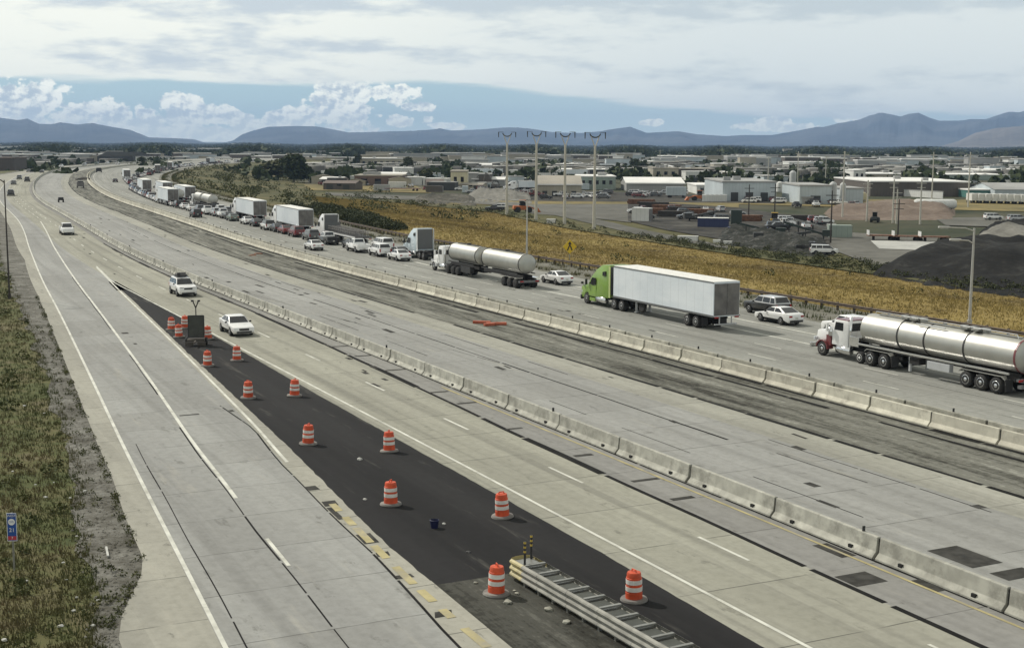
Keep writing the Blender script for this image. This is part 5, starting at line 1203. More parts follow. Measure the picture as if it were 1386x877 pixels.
B_(848,241,926,259,'w_grey','r_white','long low shed with a white roof stripe beside the pale green hall',30,True,fascia='r_white'); B_(884,227,918,243,'w_tan','r_tan','tan block with two dark windows above the long low shed',30,win=3,name='office_block')
B_(846,218,886,227,'w_white','r_white','white sheds half behind the dark tree clump',30); B_(897,211,946,222,'w_dark','r_white','dark hall with a thin white roof near the tree belt',50); B_(918,228,966,242,'w_brown','r_tan','brown store sheds right of the tan block',30); B_(966,221,984,236,'w_tan','r_white','narrow tan tower block with white cap',16)
B_(978,245,1050,273,'w_ice','r_grey','long pale blue warehouse beside white tanks',45,door=3); B_(943,250,978,263,'w_white','r_white','white front building at the end of the pale blue warehouse',30,win=3)
B_(985,233,1034,243,'w_white','r_white','long white roof behind the pale blue warehouse',30); B_(1029,229,1056,238,'w_dark','r_white','dark shed with white roof behind the white tanks',30); B_(1034,238,1070,248,'w_ice','r_ice' if 'r_ice' in M else 'r_grey','pale sheds behind the white round tanks',30)
B_(1068,219,1088,231,'w_white','r_white','square white block with parapet above the tall silo',25,win=2,name='office_block'); B_(1090,219,1113,230,'w_ice','r_white','pale blue block beside the square white block',25,win=3,name='office_block')
B_(1082,250,1125,277,'w_ice','r_grey','grey works hall between the tall silo and the paired silos',30,door=1); B_(1086,266,1100,277,'w_grey','r_grey','small grey annex in front of the grey works hall',10)
B_(1155,230,1171,245,'w_white','r_white','white two level block at the end of the long brown warehouse',20,win=2,name='office_block'); B_(1140,254,1168,276,'w_ice','r_grey','lean-to shed right of the paired silos',20)
B_(1178,245,1312,266,'w_brown','r_white','very long dark brown warehouse with a white roof edge',60); B_(1171,235,1230,245,'w_tan','r_white','long pale roof just behind the long brown warehouse',40); B_(1236,238,1256,246,'w_white','r_white','small white block behind the long brown warehouse',20)
B_(1256,236,1366,244,'w_green','r_white','long pale green hall with white roof line beyond the brown warehouse',40); B_(1330,230,1420,241,'w_white','r_white','broad white warehouse near the tree belt under the high peaks',50); B_(1276,227,1326,234,'w_white','r_white','row of white sheds near the tree belt',40)
B_(1311,256,1344,268,'w_teal','r_white','teal walled shed with bright white roof',16); B_(1346,249,1420,269,'w_ice','r_grey','grey hall beyond the teal walled shed',30,True); B_(1310,266,1420,275,'w_white','r_white','long row of white trailers in front of the grey hall',4,name='trailer_row',cat='trailers') if False else None
B_(1222,223,1268,228,'w_tan','r_white','thin pale warehouse at the foot of the tree belt',60); B_(1120,222,1150,229,'w_tan','r_tan','low tan sheds beyond the white domes',40)
B_(1222,316,1230,321,'w_white','r_white','tiny white hut by the red trailers',3,name='hut') if False else None
# silos and tanks
M['silo'] = siding('silo steel', (.5,.51,.5), .08, .9)
def silo(u, v, vt, wpx, label, n=1, dark=False, mat='silo', dome=.12, name='silo'):
    p = at(u, v, PLAIN); h = height_px(p, u, vt); r_ = wpx/F_PX*p.y/2; root = empty(name, p, 0, label, name)
    MB().lathe([(r_,0),(r_,h*(1-dome)),(r_*.96,h*(1-dome*.8)),(r_*.3,h),(.02,h)], (0,r_,0), 20).build('shell', M[mat], root, smooth=2)
    ld = MB()
    for y in (-.3,.3): ld.box((y,-.12,h*.45),(.08,.08,h*.9))
    ld.build('ladder', M['galv'], root); return root
silo(1073.5,258,231,9,'tall pale grey silo tower standing above the white tanks'); silo(1056,260,246,9,'white tank left neighbour of the tall silo tower',mat='w_white'); silo(1064.5,260,246.5,8,'white tank touching the tall silo tower',mat='w_white')
silo(1128,277,246,10,'fat pale silo, first of the pair by the grey works hall'); silo(1141,277,247,8,'slimmer pale silo, second of the pair, with a dark gap beside it'); silo(1081,262,250,5,'small white tank at the foot of the tall silo tower',mat='w_white')
silo(1104,246,239,10,'white domed tank, smaller of two',mat='w_white',dome=.5,name='storage_tank'); silo(1118,246,238.5,13,'white domed tank, larger of two',mat='w_white',dome=.5,name='storage_tank')
p = at(1169.5, 273, PLAIN); r_ = 5.5/F_PX*p.y; rt = empty('round_tank', p, 0, 'cream round faced tank by the fence', 'tank'); MB().lathe([(.1,-2.5),(r_*.9,-2.4),(r_,-2),(r_,2),(r_*.9,2.4),(.1,2.5)], (0,3,r_+.4), 22, 'Y').build('shell', M['w_cream'], rt, smooth=2); MB().box((0,3,.5),(r_*1.2,3,1)).build('cradle', M['galv'], rt)
# fence before the long warehouse
f0, f1 = at(1175,263,PLAIN), at(1276,269,PLAIN); fc = empty('pale_wall', f0, math.atan2((f1-f0).y,(f1-f0).x), 'long pale boundary wall in front of the very long brown warehouse', 'wall'); L = (f1-f0).length
MB().box((L/2,0,1.3),(L,.3,2.6)).build('panel', M['w_white'], fc); MB().box((L/2,0,2.7),(L+.4,.5,.2)).build('coping', M['r_grey'], fc)
f0, f1 = at(1000,272,PLAIN), at(1275,285,PLAIN)
# ------------------------------------------------------------------ heaps
def pile(poly, peaks, mat, label, seed, name='dirt_pile', cat='heap', z0=PLAIN):
    """a heap: poly is its foot, peaks are (x, y, height, spread)"""
    pts = [at(u, v, z0) for u, v in poly]; xs = [p.x for p in pts]; ys = [p.y for p in pts]; n = 44; g = np.random.default_rng(seed)
    X, Y = np.meshgrid(np.linspace(min(xs),max(xs),n), np.linspace(min(ys),max(ys),n)); Z = np.full_like(X, -.3)
    inside = np.zeros_like(X, bool); j = len(pts)-1
    for i in range(len(pts)):
        c = ((pts[i].y > Y) != (pts[j].y > Y)) & (X < (pts[j].x-pts[i].x)*(Y-pts[i].y)/(pts[j].y-pts[i].y+1e-9)+pts[i].x); inside ^= c; j = i
    ed = np.full_like(X, 1e9); j = len(pts)-1
    for i in range(len(pts)):
        a, b = pts[i], pts[j]; dx, dy = b.x-a.x, b.y-a.y; t = np.clip(((X-a.x)*dx+(Y-a.y)*dy)/(dx*dx+dy*dy+1e-9), 0, 1); ed = np.minimum(ed, np.hypot(X-a.x-t*dx, Y-a.y-t*dy)); j = i
    for (px, py, h, sp) in peaks: Z = np.maximum(Z, h-np.hypot(X-px, (Y-py))*h/sp)
    Z = np.minimum(Z, ed*.62)+np.where(inside, (fbm(X*.12, Y*.12, seed)-.8)*.8+g.normal(size=X.shape)*.14, 0)
    Z = np.where(inside, np.maximum(Z, -.05), -.3)
    V = np.stack([X, Y, Z+z0], 2).reshape(-1,3); F = [(i*n+k, i*n+k+1, (i+1)*n+k+1, (i+1)*n+k) for i in range(n-1) for k in range(n-1)]
    o = raw(name, V, F, mat, smooth=True); return tag(o, label, cat)
M['millings'] = ground_mat('black millings', [(.008,.008,.008),(.013,.013,.0125),(.02,.02,.019),(.045,.044,.04)], .12, 1.2, bump=.8)
M['greyfill'] = ground_mat('grey gravel fill', [(.13,.125,.11),(.19,.185,.165),(.25,.24,.215)], .15, 1.0)
M['redfill'] = ground_mat('reddish gravel', [(.13,.10,.08),(.175,.137,.11),(.24,.195,.16)], .1, .8)
M['scrap'] = ground_mat('dark scrap', [(.01,.011,.01),(.022,.025,.02),(.045,.045,.04),(.13,.13,.125)], .5, 2.5, bump=.8); M['darkfill'] = ground_mat('dark rubble', [(.05,.05,.042),(.09,.085,.07),(.15,.14,.12)], .2, 1.2)
def pk(u, v, vt, sp): p = at(u, v, PLAIN); return (p.x, p.y, height_px(p, u, vt), sp)
pile([(1178,372),(1230,352),(1300,338),(1480,330),(1520,420),(1386,404),(1290,392)], [pk(1305,358,324,26),pk(1335,352,321,20),pk(1352,372,338,16),pk(1395,366,327,24),pk(1450,368,325,30),pk(1250,364,340,17),pk(1275,362,332,16),pk(1380,352,322,18)], M['millings'], 'broad black heap of asphalt millings at the foot of the golden slope', 31)
pile([(1322,322),(1480,324),(1480,306),(1340,306)], [pk(1352,314,303,16),pk(1385,315,299,18),pk(1430,315,299,18)], M['millings'], 'black ridge heap showing behind the grey pointed heap', 36)
pile([(1310,335),(1480,335),(1480,318),(1330,318)], [pk(1362,326,305,20),pk(1420,325,305,20)], M['greyfill'], 'grey pointed gravel heap behind the black millings heap', 32, 'gravel_pile')
pile([(1110,298),(1290,298),(1290,276),(1130,276)], [pk(1150,287,277,16),pk(1200,287,273,22),pk(1228,286,271,22),pk(1250,287,274,22),pk(1180,288,278,16)], M['redfill'], 'long reddish gravel heap behind the pale utility poles', 33, 'gravel_pile')
pile([(560,277),(645,279),(640,264),(565,264)], [pk(585,271,264,12),pk(610,271,263,14),pk(628,272,265,10)], M['darkfill'], 'dark rubble heap above the golden slope left of the first yoke pole', 34, 'rubble_heap')
pile([(968,330),(1122,352),(1118,322),(985,304)], [pk(1000,318,306,9),pk(1030,326,311,10),pk(1065,333,316,11),pk(1095,338,322,9),pk(985,313,304,6)], M['scrap'], 'long dark heap of scrap under the conveyors in the equipment yard', 37, 'scrap_heap')
pile([(626,276),(720,276),(716,258),(640,258)], [pk(648,267,254,16),pk(675,267,256,18),pk(694,268,260,16)], M['greyfill'], 'grey gravel heap around the foot of the first yoke pole', 35, 'gravel_pile')
# paved yards and lanes down in the valley
M['yard'] = ground_mat('grey yard', [(.095,.093,.08),(.13,.127,.112),(.17,.166,.148)], .05, .7); M['pad'] = ground_mat('concrete pad', [(.38,.38,.36),(.46,.46,.43)], .08, .5); M['dryfield'] = ground_mat('dry field', [(.12,.105,.05),(.2,.165,.075),(.27,.21,.09)], .04, .5)
M['darkyard'] = ground_mat('oily yard', [(.028,.027,.025),(.055,.052,.046),(.10,.095,.082)], .12, .9)
def zone(name, poly, mat, z):
    v = [tuple(at(u, v, PLAIN)) for u, v in poly]; v = [(x, y, PLAIN+z) for x, y, _ in v]; mb = MB().add(v, [tuple(range(len(v)))]); tag(mb.build(name, M[mat]), kind='structure')
zone('yard', [(690,277),(850,277),(854,302),(800,296),(720,290)], 'yard', .16)
zone('yard', [(1118,314),(1270,322),(1262,340),(1200,372),(1160,352),(1118,336)], 'yard', .165)
zone('concrete_pad', [(1178,327),(1272,328),(1240,340),(1190,338)], 'pad', .22)
zone('yard', [(1265,296),(1500,292),(1500,312),(1280,306)], 'yard', .17)
zone('dry_field', [(410,250),(560,251),(585,262),(420,258)], 'dryfield', .16); zone('grass_strip', [(600,277),(1000,283),(1000,273),(640,270)], 'dryfield', .10); zone('dry_field', [(960,276),(1500,290),(1500,271),(960,270)], 'dryfield', .11)
zone('frontage_road', [(440,265),(700,280),(860,318),(985,338),(985,334),(870,312),(720,277),(560,266),(440,261)], 'yard', .19)
zone('storage_yard', [(850,272),(1000,282),(1120,300),(1125,345),(1040,336),(900,312),(850,300)], 'darkyard', .18)
zone('depot_yard', [(660,255),(1060,268),(1060,276),(660,272)], 'darkyard', .13)
# ------------------------------------------------------------------ things in the yards
M['rust'] = plain('rusty steel', (.15,.075,.045), .9, var=.35)
def boxy(name, u, v, L, W_, H, mat, label, rz=0.0, cat=None, roof=None, group=None, wheels=False):
    p = at(u, v, PLAIN); root = empty(name, p, rz, label, cat or name.replace('_',' '), group); z0 = 1.0 if wheels else .1
    MB().box((0,0,z0+H/2),(L,W_,H)).build('box', M[mat], root); MB().box((0,0,z0+H+.04),(L+.06,W_+.06,.08)).build('roof', M[roof or mat], root)
    MB().box((L/2+.03,0,z0+H/2),(.05,W_*.9,H*.9)).build('door', M['door'], root)
    if wheels:
        for x in (-L*.36,-L*.28,L*.36):
            for s in (-1,1): MB().lathe([(.3,-.15),(.5,-.15),(.5,.15),(.3,.15)], (x,s*W_*.42,.5), 12, 'Y').build('wheel', M['rubber'], root)
    return root
boxy('shipping_container',869,300,4.8,2.6,3.4,'w_white','large white container with a dark end at the foot of the paved yard',R(-28),'container')
boxy('shipping_container',915,268,7.5,2.6,3.0,'w_ice','pale blue box trailer parked before the long low shed',R(-4),'trailer',wheels=True)
boxy('shipping_container',965,308,7.5,3,2.2,'w_blue','blue container with a white roof at the edge of the equipment yard',R(-8),'container','r_white')
boxy('shipping_container',1012,316,9,2.4,1.2,'w_blue','long low blue skip in front of the dark machines',R(-8),'skip'); boxy('screening_tower',996,306,2.6,2.6,3.8,'w_darkgreen','dark green square tower in the equipment yard',R(-6),'tower')
boxy('storage_shed',1136,322,5,3,2.6,'w_green','grey green shed at the corner of the concrete yard',R(-6),'shed'); boxy('crate_stack',931,327,4.2,1.4,1.0,'w_white','white jumbled crates by the lane under the golden slope',R(-14),'crates'); boxy('wrapped_bale',970,329,1.5,.9,.5,'w_white','white wrapped bale under the slope, beside the crates',R(-12),'bale'); boxy('wrapped_bale',985,331,1.7,.9,.5,'w_white','white wrapped bale farther from the crates',R(-12),'bale')
boxy('storage_bin',746,303,2.2,1.4,1.0,'w_white','white bin at the top edge of the slope near the second yoke pole',R(-10),'bin')
# dark machines: conveyors and screens built of frames
def conveyor(u, v, L, lift, mat, label, rz, name='conveyor'):
    p = at(u, v, PLAIN); root = empty(name, p, rz, label, 'conveyor'); a, b = Vector((-L/2,0,.9)), Vector((L/2,0,.9+lift)); bm_ = MB()
    d = (b-a).normalized(); ry = -math.asin(d.z)
    MB().box(((a+b)/2),(L,1.2,.35),0,ry).build('belt_frame', M[mat], root); MB().box(((a+b)/2+Vector((0,0,.25))),(L*.98,.9,.06),0,ry).build('belt', M['blk'], root)
    lg = MB()
    for t in (.12,.5,.85): q = a+(b-a)*t; lg.box((q.x,.5,q.z/2),(.18,.14,q.z)).box((q.x,-.5,q.z/2),(.18,.14,q.z))
    lg.build('trestle', M['under'], root); MB().box((-L/2+.5,0,1.6),(2.0,1.9,1.3)).build('hopper', M[mat], root); return root
for i, (u, v, L, l, mt, rz, lb) in enumerate(((1030,322,15,3.0,'w_darkgreen',R(170),'dark green conveyor rising beside the square tower'),(1060,330,18,2.2,'w_dark',R(-6),'black conveyor lying across the middle of the equipment yard'),(1090,325,16,4.2,'w_darkgreen',R(168),'dark green conveyor with pale hood nearest the grey green shed'),(1100,316,15,3.4,'w_grey',R(172),'grey conveyor with a high tip behind the dark machines'),(950,300,14,2.6,'w_dark',R(4),'black conveyor behind the blue container'))): conveyor(u, v, L*.62, l*.7, mt, lb, rz)
M['mach_y'] = plain('machine yellow', (.45,.29,.04), .5, var=.2); M['mach_o'] = plain('machine orange', (.42,.12,.03), .5, var=.2)
def loader(u, v, mat, label, rz=0.0, sc=1.0):
    p = at(u, v, PLAIN); root = empty('wheel_loader', p, rz, label, 'loader'); root.scale = (sc,)*3
    MB().prism([(2.0,.8),(2.0,1.6),(.6,1.8),(-2.6,1.9),(-2.8,1.0),(-2.0,.7)], -1.0, 1.0).build('body', M[mat], root, bevel=.06)
    cb = MB().box((-.2,0,2.5),(1.5,1.5,1.5)).build('cab', M['glass'], root, bevel=.05); MB().box((-.2,0,3.3),(1.7,1.7,.12)).build('roof', M[mat], cb)
    MB().box((2.6,.6,1.2),(2.4,.2,.3),0,.35).box((2.6,-.6,1.2),(2.4,.2,.3),0,.35).build('arm', M[mat], root); MB().prism([(3.5,.2),(4.6,.2),(4.4,.5),(3.8,1.3),(3.4,1.2)], -1.3, 1.3).build('bucket', M[mat], root)
    for x in (1.5,-1.6):
        for s in (-1,1): MB().lathe([(.4,-.28),(.75,-.28),(.8,0),(.75,.28),(.4,.28)], (x,s*1.1,.8), 16, 'Y').build('wheel', M['rubber'], root)
    return root
loader(946,272,'mach_o','orange loader in the depot beside the pale blue trailer',R(180),1.1); loader(1048,306,'mach_y','yellow loader among the dark machines',R(80)); loader(708,288,'mach_o','red orange loader at the foot of the first yoke pole',R(10),1.1); loader(1184,301,'w_dark','small black loader by the reddish gravel heap',R(70),.8)
# excavator boom by the works
p = at(672, 256, PLAIN); ex = empty('excavator', p, R(150), 'dark excavator with a raised boom beside the brown hopper house', 'excavator')
MB().box((0,0,.5),(3.6,.7,.9)).box((0,1.6,.5),(3.6,.7,.9)).build('tracks', M['under'], ex); MB().box((0,.8,1.6),(3.2,2.4,1.4)).build('body', M['door'], ex, bevel=.06); MB().tube([(1.2,.8,2.0),(3.0,.8,6.0),(5.2,.8,7.0)], .28).build('boom', M['door'], ex); MB().tube([(5.2,.8,7.0),(6.2,.8,3.4)], .2).build('stick', M['door'], ex)
# pipe and lumber racks
def stack_of(u, v, L, W_, H, mat, label, rz):
    p = at(u, v, PLAIN); root = empty('steel_stack', p, rz, label, 'stack'); g = random.Random(int(u*7+v)); b = MB()
    for r_ in range(3):
        y = -W_/2
        while y < W_/2: b.box((g.uniform(-.4,.4), y, .25+H*(r_+.5)/3),(L*g.uniform(.8,1),.35,H/3.3)); y += .5
    b.build('steel_lengths', M[mat], root); sk = MB()
    for x in (-L*.3,0,L*.3): sk.box((x,0,.12),(.3,W_,.22))
    sk.build('bearers', M['bark'], root); return root
for (u, v, L, mt, lb) in ((868,277,14,'rust','rusty steel stack nearest the paved yard'),(884,281,15,'darkpole','dark pole stack behind the white container'),(903,285,14,'rust','rusty steel stack behind the white container'),(925,288,15,'darkpole','dark pole stack between the rusty stack and the square tower'),(880,290,12,'rust','low rusty stack beside the white container'),(946,291,13,'rust','rusty stack just behind the blue container'),(910,294,12,'darkpole','low dark stack in the middle of the storage yard'),(1075,300,15,'darkpole','dark pole stack behind the conveyors'),(1010,300,12,'rust','rusty stack beside the dark green tower')): stack_of(u, v, L*.66, 3.2, 1.5, mt, lb, R(-12))
# red flatbed trailers in a line, and one near the works
def flatbed(u, v, label, rz, deck='rust', L=6.2):
    p = at(u, v, PLAIN); root = empty('flatbed_trailer', p, rz, label, 'trailer', None)
    MB().box((0,0,1.15),(L,2.5,.22)).build('deck', M[deck], root); MB().box((-L/2+.1,0,1.7),(.12,2.4,1.1)).build('headboard', M['p_white'], root)
    for x in (L*.3,L*.4):
        for s in (-1,1): MB().lathe([(.25,-.2),(.48,-.2),(.48,.2),(.25,.2)], (x,s*.95,.48), 12, 'Y').build('wheel', M['rubber'], root)
    MB().box((-L*.3,0,.5),(.2,1.6,1.0)).build('landing_gear', M['under'], root)
flatbed(1194,326,'dark red flatbed trailer at the near end of the trailer line by the concrete pad',R(-3)); flatbed(1228,327,'dark red flatbed trailer in the middle of the trailer line',R(-3)); flatbed(1264,328,'dark red flatbed trailer at the far end of the trailer line beside the black heap',R(-3)); flatbed(545,259,'dark red flatbed trailer parked under the brick brown hall',R(2),'p_maroon',15)
p = at(1265, 287, PLAIN); tt = empty('storage_tank', p, R(-3), 'long white cylindrical tank on stands behind the reddish heap', 'tank'); MB().lathe([(.1,-6.5),(1.1,-6.3),(1.5,-5.6),(1.5,5.6),(1.1,6.3),(.1,6.5)], (0,0,2.4), 20, 'X').build('shell', M['w_white'], tt, smooth=2); MB().box((-3,0,.6),(.5,2,1.4)).box((3,0,.6),(.5,2,1.4)).build('stand', M['under'], tt)
# lorries and cars parked in the valley
def parked(u, v, kind, col, label, rz, group=None):
    p = at(u, v, PLAIN+.1); p.z = PLAIN+.2
    if kind == 'lorry': return spawn(('rig',col), lambda: semi_parts(col,None,'door','box',False), 'semi_truck', label, 'semi truck', p, rz, group, True)
    return spawn((kind,col,None), lambda: car_parts(kind, col), {'sedan':'sedan','suv':'suv','pickup':'pickup_truck','van':'van'}[kind], label, 'car', p, rz, group, True)
parked(685,258,'lorry','white','white lorry parked behind the grey gravel heap',R(185)); parked(677,284,'van','white','white crew van beside the red orange loader',R(180)); parked(670,286,'pickup','black','black pickup beside the white crew van',R(175))
parked(424,247,'van','white','white van standing beside the large olive tree',R(20)); parked(460,233,'van','white','white van in the lot above the brick brown hall, first',R(80)); parked(466,233,'van','silver','silver van next to the white van above the brick brown hall',R(80))
for i in range(11): boxy('parked_trailer', 1316+i*9.5, 275+i*.25, 6.6, 2.5, 2.3, 'w_white', 'white box trailer in the long row before the grey hall', R(88), 'trailer', group='white trailers in a row before the grey hall', wheels=True)
for i in range(6): boxy('parked_trailer', 692+i*5, 238.3+i*.1, 6.5, 2.5, 2.6, 'w_white', 'white trailer in the short row behind the first yoke pole', R(85), 'trailer', group='white trailers in a row behind the first yoke pole', wheels=True)
for i in range(5): boxy('horizontal_tank', 955+i*6, 273, 3.2, 2.4, 2.2, 'w_white', 'white squat tank in the row before the pale blue warehouse', R(80), 'tank', group='white squat tanks before the pale blue warehouse')
parked(1344,298,'van','white','white van on the grey lane beyond the grey heap',R(10)); parked(1376,300,'van','silver','silver van on the grey lane beyond the grey heap',R(10)); parked(1115,345,'van','white','white van at the bottom corner of the equipment yard',R(-8)); parked(1098,341,'pickup','black','black pickup at the bottom corner of the equipment yard',R(-8))
cols = ['white','white','silver','black','grey','red','white']
zones = ((700,830,262,270,24),(845,930,262,268,16),(540,660,254,262,12),(560,720,236,250,22),(1000,1060,272,276,8),(1070,1160,276,282,9),(850,1000,236,242,10),(440,540,246,252,14),(1040,1120,300,312,12),(860,1000,284,300,14),(430,700,238,252,30),(1120,1300,252,262,14),(600,700,222,232,12),(1000,1360,246,250,10),(220,350,210,219,22))
for (ua, ub, va, vb, n) in zones:
    for k in range(n):
        u, v = rb.uniform(ua, ub), rb.uniform(va, vb); c = rb.choice(cols); kd = rb.choice(['sedan','suv','van','pickup','van'])
        parked(u, v, kd, c, f'{c} {dict(sedan="saloon",suv="sport utility car",pickup="pickup",van="van")[kd]} parked in the valley depots', rb.choice([0,PI/2,PI])+rb.uniform(-.2,.2), f'{c} {kd} parked in the valley depots')
for k in range(9):
    u, v = rb.uniform(590,1000), rb.uniform(228,240); parked(u, v, 'lorry', 'white', 'white box lorry parked among the far depots', rb.choice([0,PI])+rb.uniform(-.2,.2), 'white lorries parked among the far depots')
# small sheds and containers crowding the depots
def shed_proto(wl, rf, w, d, h, gable):
    root = empty('shed')
    if gable:
        MB().add([(-w/2,0,0),(w/2,0,0),(w/2,d,0),(-w/2,d,0),(-w/2,0,h*.75),(w/2,0,h*.75),(w/2,d,h*.75),(-w/2,d,h*.75),(-w/2,d/2,h),(w/2,d/2,h)], [(0,1,5,4),(2,3,7,6),(1,2,6,9,5),(3,0,4,8,7)]).build('wall', M[wl], root)
        MB().add([(-w/2-.3,-.4,h*.74),(w/2+.3,-.4,h*.74),(w/2+.3,d/2,h+.1),(-w/2-.3,d/2,h+.1),(-w/2-.3,d+.4,h*.74),(w/2+.3,d+.4,h*.74)], [(0,1,2,3),(3,2,5,4)]).build('roof', M[rf], root)
    else:
        MB().box((0,d/2,h/2),(w,d,h)).build('wall', M[wl], root); MB().box((0,d/2,h+.2),(w+.4,d+.4,.4)).build('roof', M[rf], root); MB().box((w*.2,d*.4,h+.8),(2,1.6,.9)).build('roof_unit', M['w_grey'], root)
    for x in (-.3,.22): MB().box((x*w,-.05,h*.3),(w*.2,.1,h*.6)).build('loading_door', M['w_dark'], root)
    MB().box((0,-.05,h*.55),(w*.14,.1,h*.2)).build('window', M['glass'], root); return root
SH = [('white','white',shed_proto('w_white','r_white',16,12,5,False)),('tan','tan',shed_proto('w_tan','r_tan',14,12,5,True)),('grey','white',shed_proto('w_grey','r_white',20,14,5.5,True)),('pale blue','grey',shed_proto('w_ice','r_grey',15,12,6,False)),('brown','brown',shed_proto('w_brown','r_brown',13,10,4.6,True)),('dark','grey',shed_proto('w_dark','r_grey',14,10,4.5,False))]
su = set()
for k in range(96):
    v = rb.uniform(211,246) if k < 76 else rb.uniform(246,258); u = rb.uniform(425,1400) if k < 76 else rb.uniform(440,720); i = rb.randrange(6); a, b_, pr_ = SH[i]; o = pr_ if i not in su else copy_tree(pr_); su.add(i)
    o.location = at(u, v, PLAIN); o.rotation_euler = (0,0,rb.choice([0,PI/2])+rb.uniform(-.3,.3)); q = rb.uniform(.4,1.0); o.scale = (q*rb.uniform(.7,1.3),q,q*rb.uniform(.8,1.1)); tag(o, f'small {a} shed with {b_} roof crowded among the depots', 'shed', f'small {a} sheds among the depots')
CT = {}
for k in range(120):
    c_ = rb.choice(['w_white','w_white','w_ice','w_grey','w_tan','w_dark','w_brown','rust','w_white']); u, v = rb.uniform(430,1400), rb.uniform(216,262)
    if c_ not in CT: o = empty('shipping_container'); MB().box((0,0,1.3),(7,2.4,2.5)).build('box', M[c_], o); MB().box((3.53,0,1.3),(.06,2.2,2.3)).build('door', M['door'], o); CT[c_] = o
    else: o = copy_tree(CT[c_])
    nm = {'w_white':'white','w_ice':'pale blue','w_grey':'grey','w_tan':'tan','w_dark':'dark','w_brown':'brown','rust':'rusty'}[c_]
    o.location = at(u, v, PLAIN)+Vector((0,0,.2)); o.rotation_euler = (0,0,rb.choice([0,PI/2,PI])+rb.uniform(-.2,.2)); q = rb.uniform(.6,1.15); o.scale = (q,1,1); tag(o, f'{nm} container or bin standing in the depot yards', 'container', f'{nm} containers in the depot yards')
# many small far buildings
fill = {}
M['f_mix'] = [('w_grey','r_white'),('w_tan','r_tan'),('w_brown','r_white'),('w_ice','r_grey'),('w_brown','r_tan'),('w_grey','r_grey'),('w_white','r_grey')]
for k in range(290):
    v = 215.5+10*rb.random()**.8; u = rb.uniform(-60,1440)
    if k % 10 == 0: v = rb.uniform(200,213)
    if k % 4 == 0: v = rb.uniform(212,229); u = rb.uniform(400,1440)
    p = at(u, v+(u-693)*7/1386, PLAIN); i = rb.randrange(7); wl, rf = M['f_mix'][i]
    if i not in fill:
        a = MB().box((0,5,2.3),(24,10,4.6)); b = MB().box((0,5,4.75),(24.4,10.4,.4)); o = MB(); o.add(a.v, a.f); o.add(b.v, b.f); o = o.build('shed', [M[wl], M[rf]]); o.data.polygons.foreach_set('material_index', [0]*6+[1]*6); fill[i] = o
    else: o = fill[i].copy(); COL.objects.link(o)
    o.location = p; o.rotation_euler = (0,0,rb.uniform(-.25,.25)); q = rb.uniform(.45,1.3)*(1+p.y/5000); o.scale = (q*rb.uniform(.5,1.3), q, rb.uniform(.8,1.5)*(1+p.y/5000))
    nm = {'w_white':'white','w_tan':'tan','w_grey':'grey','w_ice':'pale blue','w_brown':'brown'}[wl]; rn = {'r_white':'white','r_tan':'tan','r_grey':'grey'}[rf]
    tag(o, f'small {nm} shed with {rn} roof far out among the valley trees', 'shed', f'far {nm} sheds with {rn} roofs')
# ------------------------------------------------------------------ trees one can tell apart
TA = tree_proto('tree', 9, 3.8, M['leaf'], 41); TB = tree_proto('tree', 7, 3.4, M['leaf2'], 42); TC = tree_proto('tree', 11, 3.0, M['leaf'], 43, 700, .45)
TB_used = set()
def tree(kind, u, v, vt, label, group=None, wide=1.0):
    t = {'a':TA,'b':TB,'c':TC}[kind]; h0 = {'a':9*.97,'b':7*.97,'c':11*.97}[kind]
    o = t if kind not in TB_used else copy_tree(t); TB_used.add(kind)
    p = at(u, v); s = max(.35, height_px(p, u, vt)/h0); o.location = p; o.rotation_euler = (0,0,rb.uniform(0,6)); o.scale = (s*wide, s*wide, s); return tag(o, label, 'tree', group)
BT = tree_proto('tree', 9, 6.5, M['leaf'], 44, 2600, .5, lowc=.02); p = at(398, 247); s = height_px(p, 398, 213)/8.6; BT.location = p; BT.scale = (s*1.12,s*1.12,s); tag(BT, 'large dense dark green tree standing on the infield beyond the box trailers', 'tree')
p = at(376, 243); o = copy_tree(TB); s = height_px(p, 376, 219)/6.6; o.location = p; o.scale = (s*1.9,s*1.9,s*1.1); tag(o, 'olive green tree touching the large dark tree on the infield', 'tree')
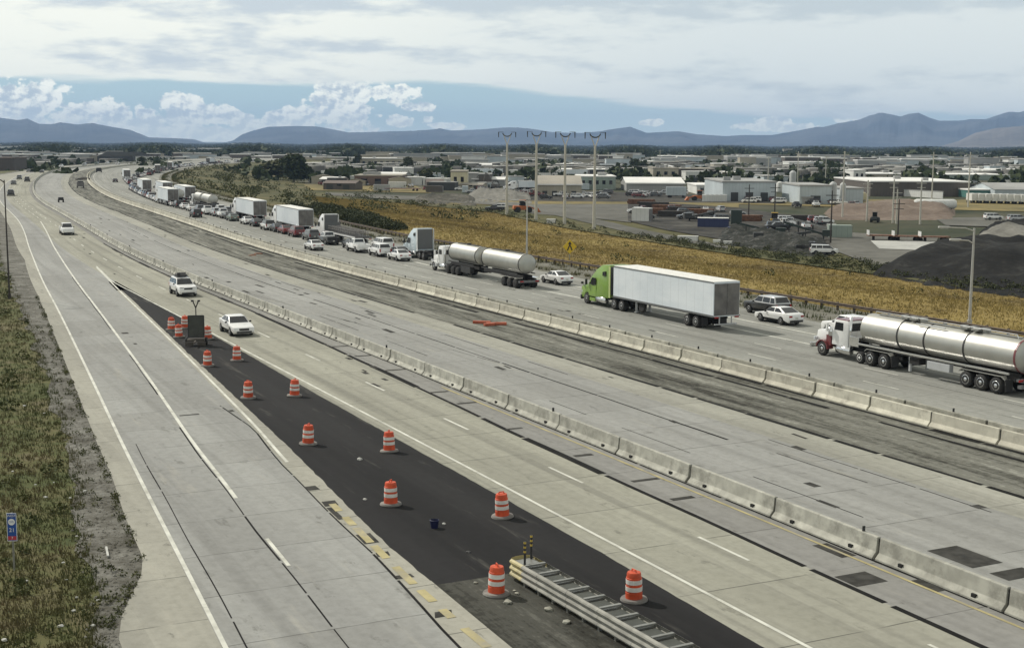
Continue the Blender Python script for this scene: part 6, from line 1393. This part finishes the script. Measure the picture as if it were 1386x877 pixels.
tree('b',578,249,229,'olive round tree between the brick brown hall and the beige works',None,1.3); tree('a',552,234,212,'dark tall tree behind the two storey pale office',None,1.2); tree('c',484,228,206,'slim dark tree beside the narrow white block'); tree('a',860,234,215,'dark tree clump above the long low shed, larger tree',None,1.5); tree('a',872,234,219,'dark tree clump above the long low shed, smaller tree',None,1.2)
tree('a',104,213,204,'small round dark tree before the white low block at the bend',None,1.3); tree('a',79,212,205,'small reddish dark tree beside the round tree at the bend',None,1.2); tree('a',59,208,200,'dark tree above the long grey block'); tree('c',133,218,203,'dark narrow tree at the corner of the dark hipped building'); tree('a',192,222,212,'dark wide tree beside the queue beyond the bend',None,1.6)
for k in range(95):
    kd = rb.choice('aabc'); v = rb.uniform(212,250); u = rb.uniform(420,1420)
    tree(kd, u, v, v-rb.uniform(4,9)*(v-188)/40, 'dark green tree standing between the depot buildings' if kd != 'b' else 'olive green tree standing between the depot buildings', 'dark trees between the depots' if kd != 'b' else 'olive trees between the depots', rb.uniform(.8,1.4))
# ------------------------------------------------------------------ plant left on the closed carriageway
def mach(name, u, v, L, W_, H, label, cat, mat='door'):
    p = at(u, v, 0); s, d = sd_of(p.x, p.y); root = empty(name, p, PI/2-hd(s), label, cat)
    MB().box((0,0,.5+H*.35),(L,W_,H*.7)).build('body', M[mat], root, bevel=.06); MB().box((-L*.15,0,H*.9),(L*.45,W_*.8,H*.45)).build('cab', M['blk'], root, bevel=.05); MB().box((-L*.15,0,H*1.13),(L*.5,W_*.85,.08)).build('roof', M['w_grey'], root)
    for x in (-L*.32,L*.32):
        for sg_ in (-1,1): MB().lathe([(.2,-.14),(.42,-.14),(.42,.14),(.2,.14)], (x,sg_*W_*.45,.42), 12, 'Y').build('wheel', M['rubber'], root)
mach('road_roller', 109, 254.5, 3.2, 2.2, 2.0, 'dark squat road machine parked on the dirt median at the bend', 'road machine'); mach('flatbed_truck', 134, 233.5, 7, 2.4, 2.0, 'dark work truck at the far end of the dirt median', 'work truck','blk'); mach('utility_cart', 82.5, 274, 1.5, 1.2, 1.1, 'small dark cart standing alone on the closed lanes', 'cart','blk')
lump('dirt_pile', at(112,243.5,0), 3.4, 'darkheap', 'low dark dirt heap across the median behind the road machine', 'heap', None, .3, 77) if 'darkheap' in M else None
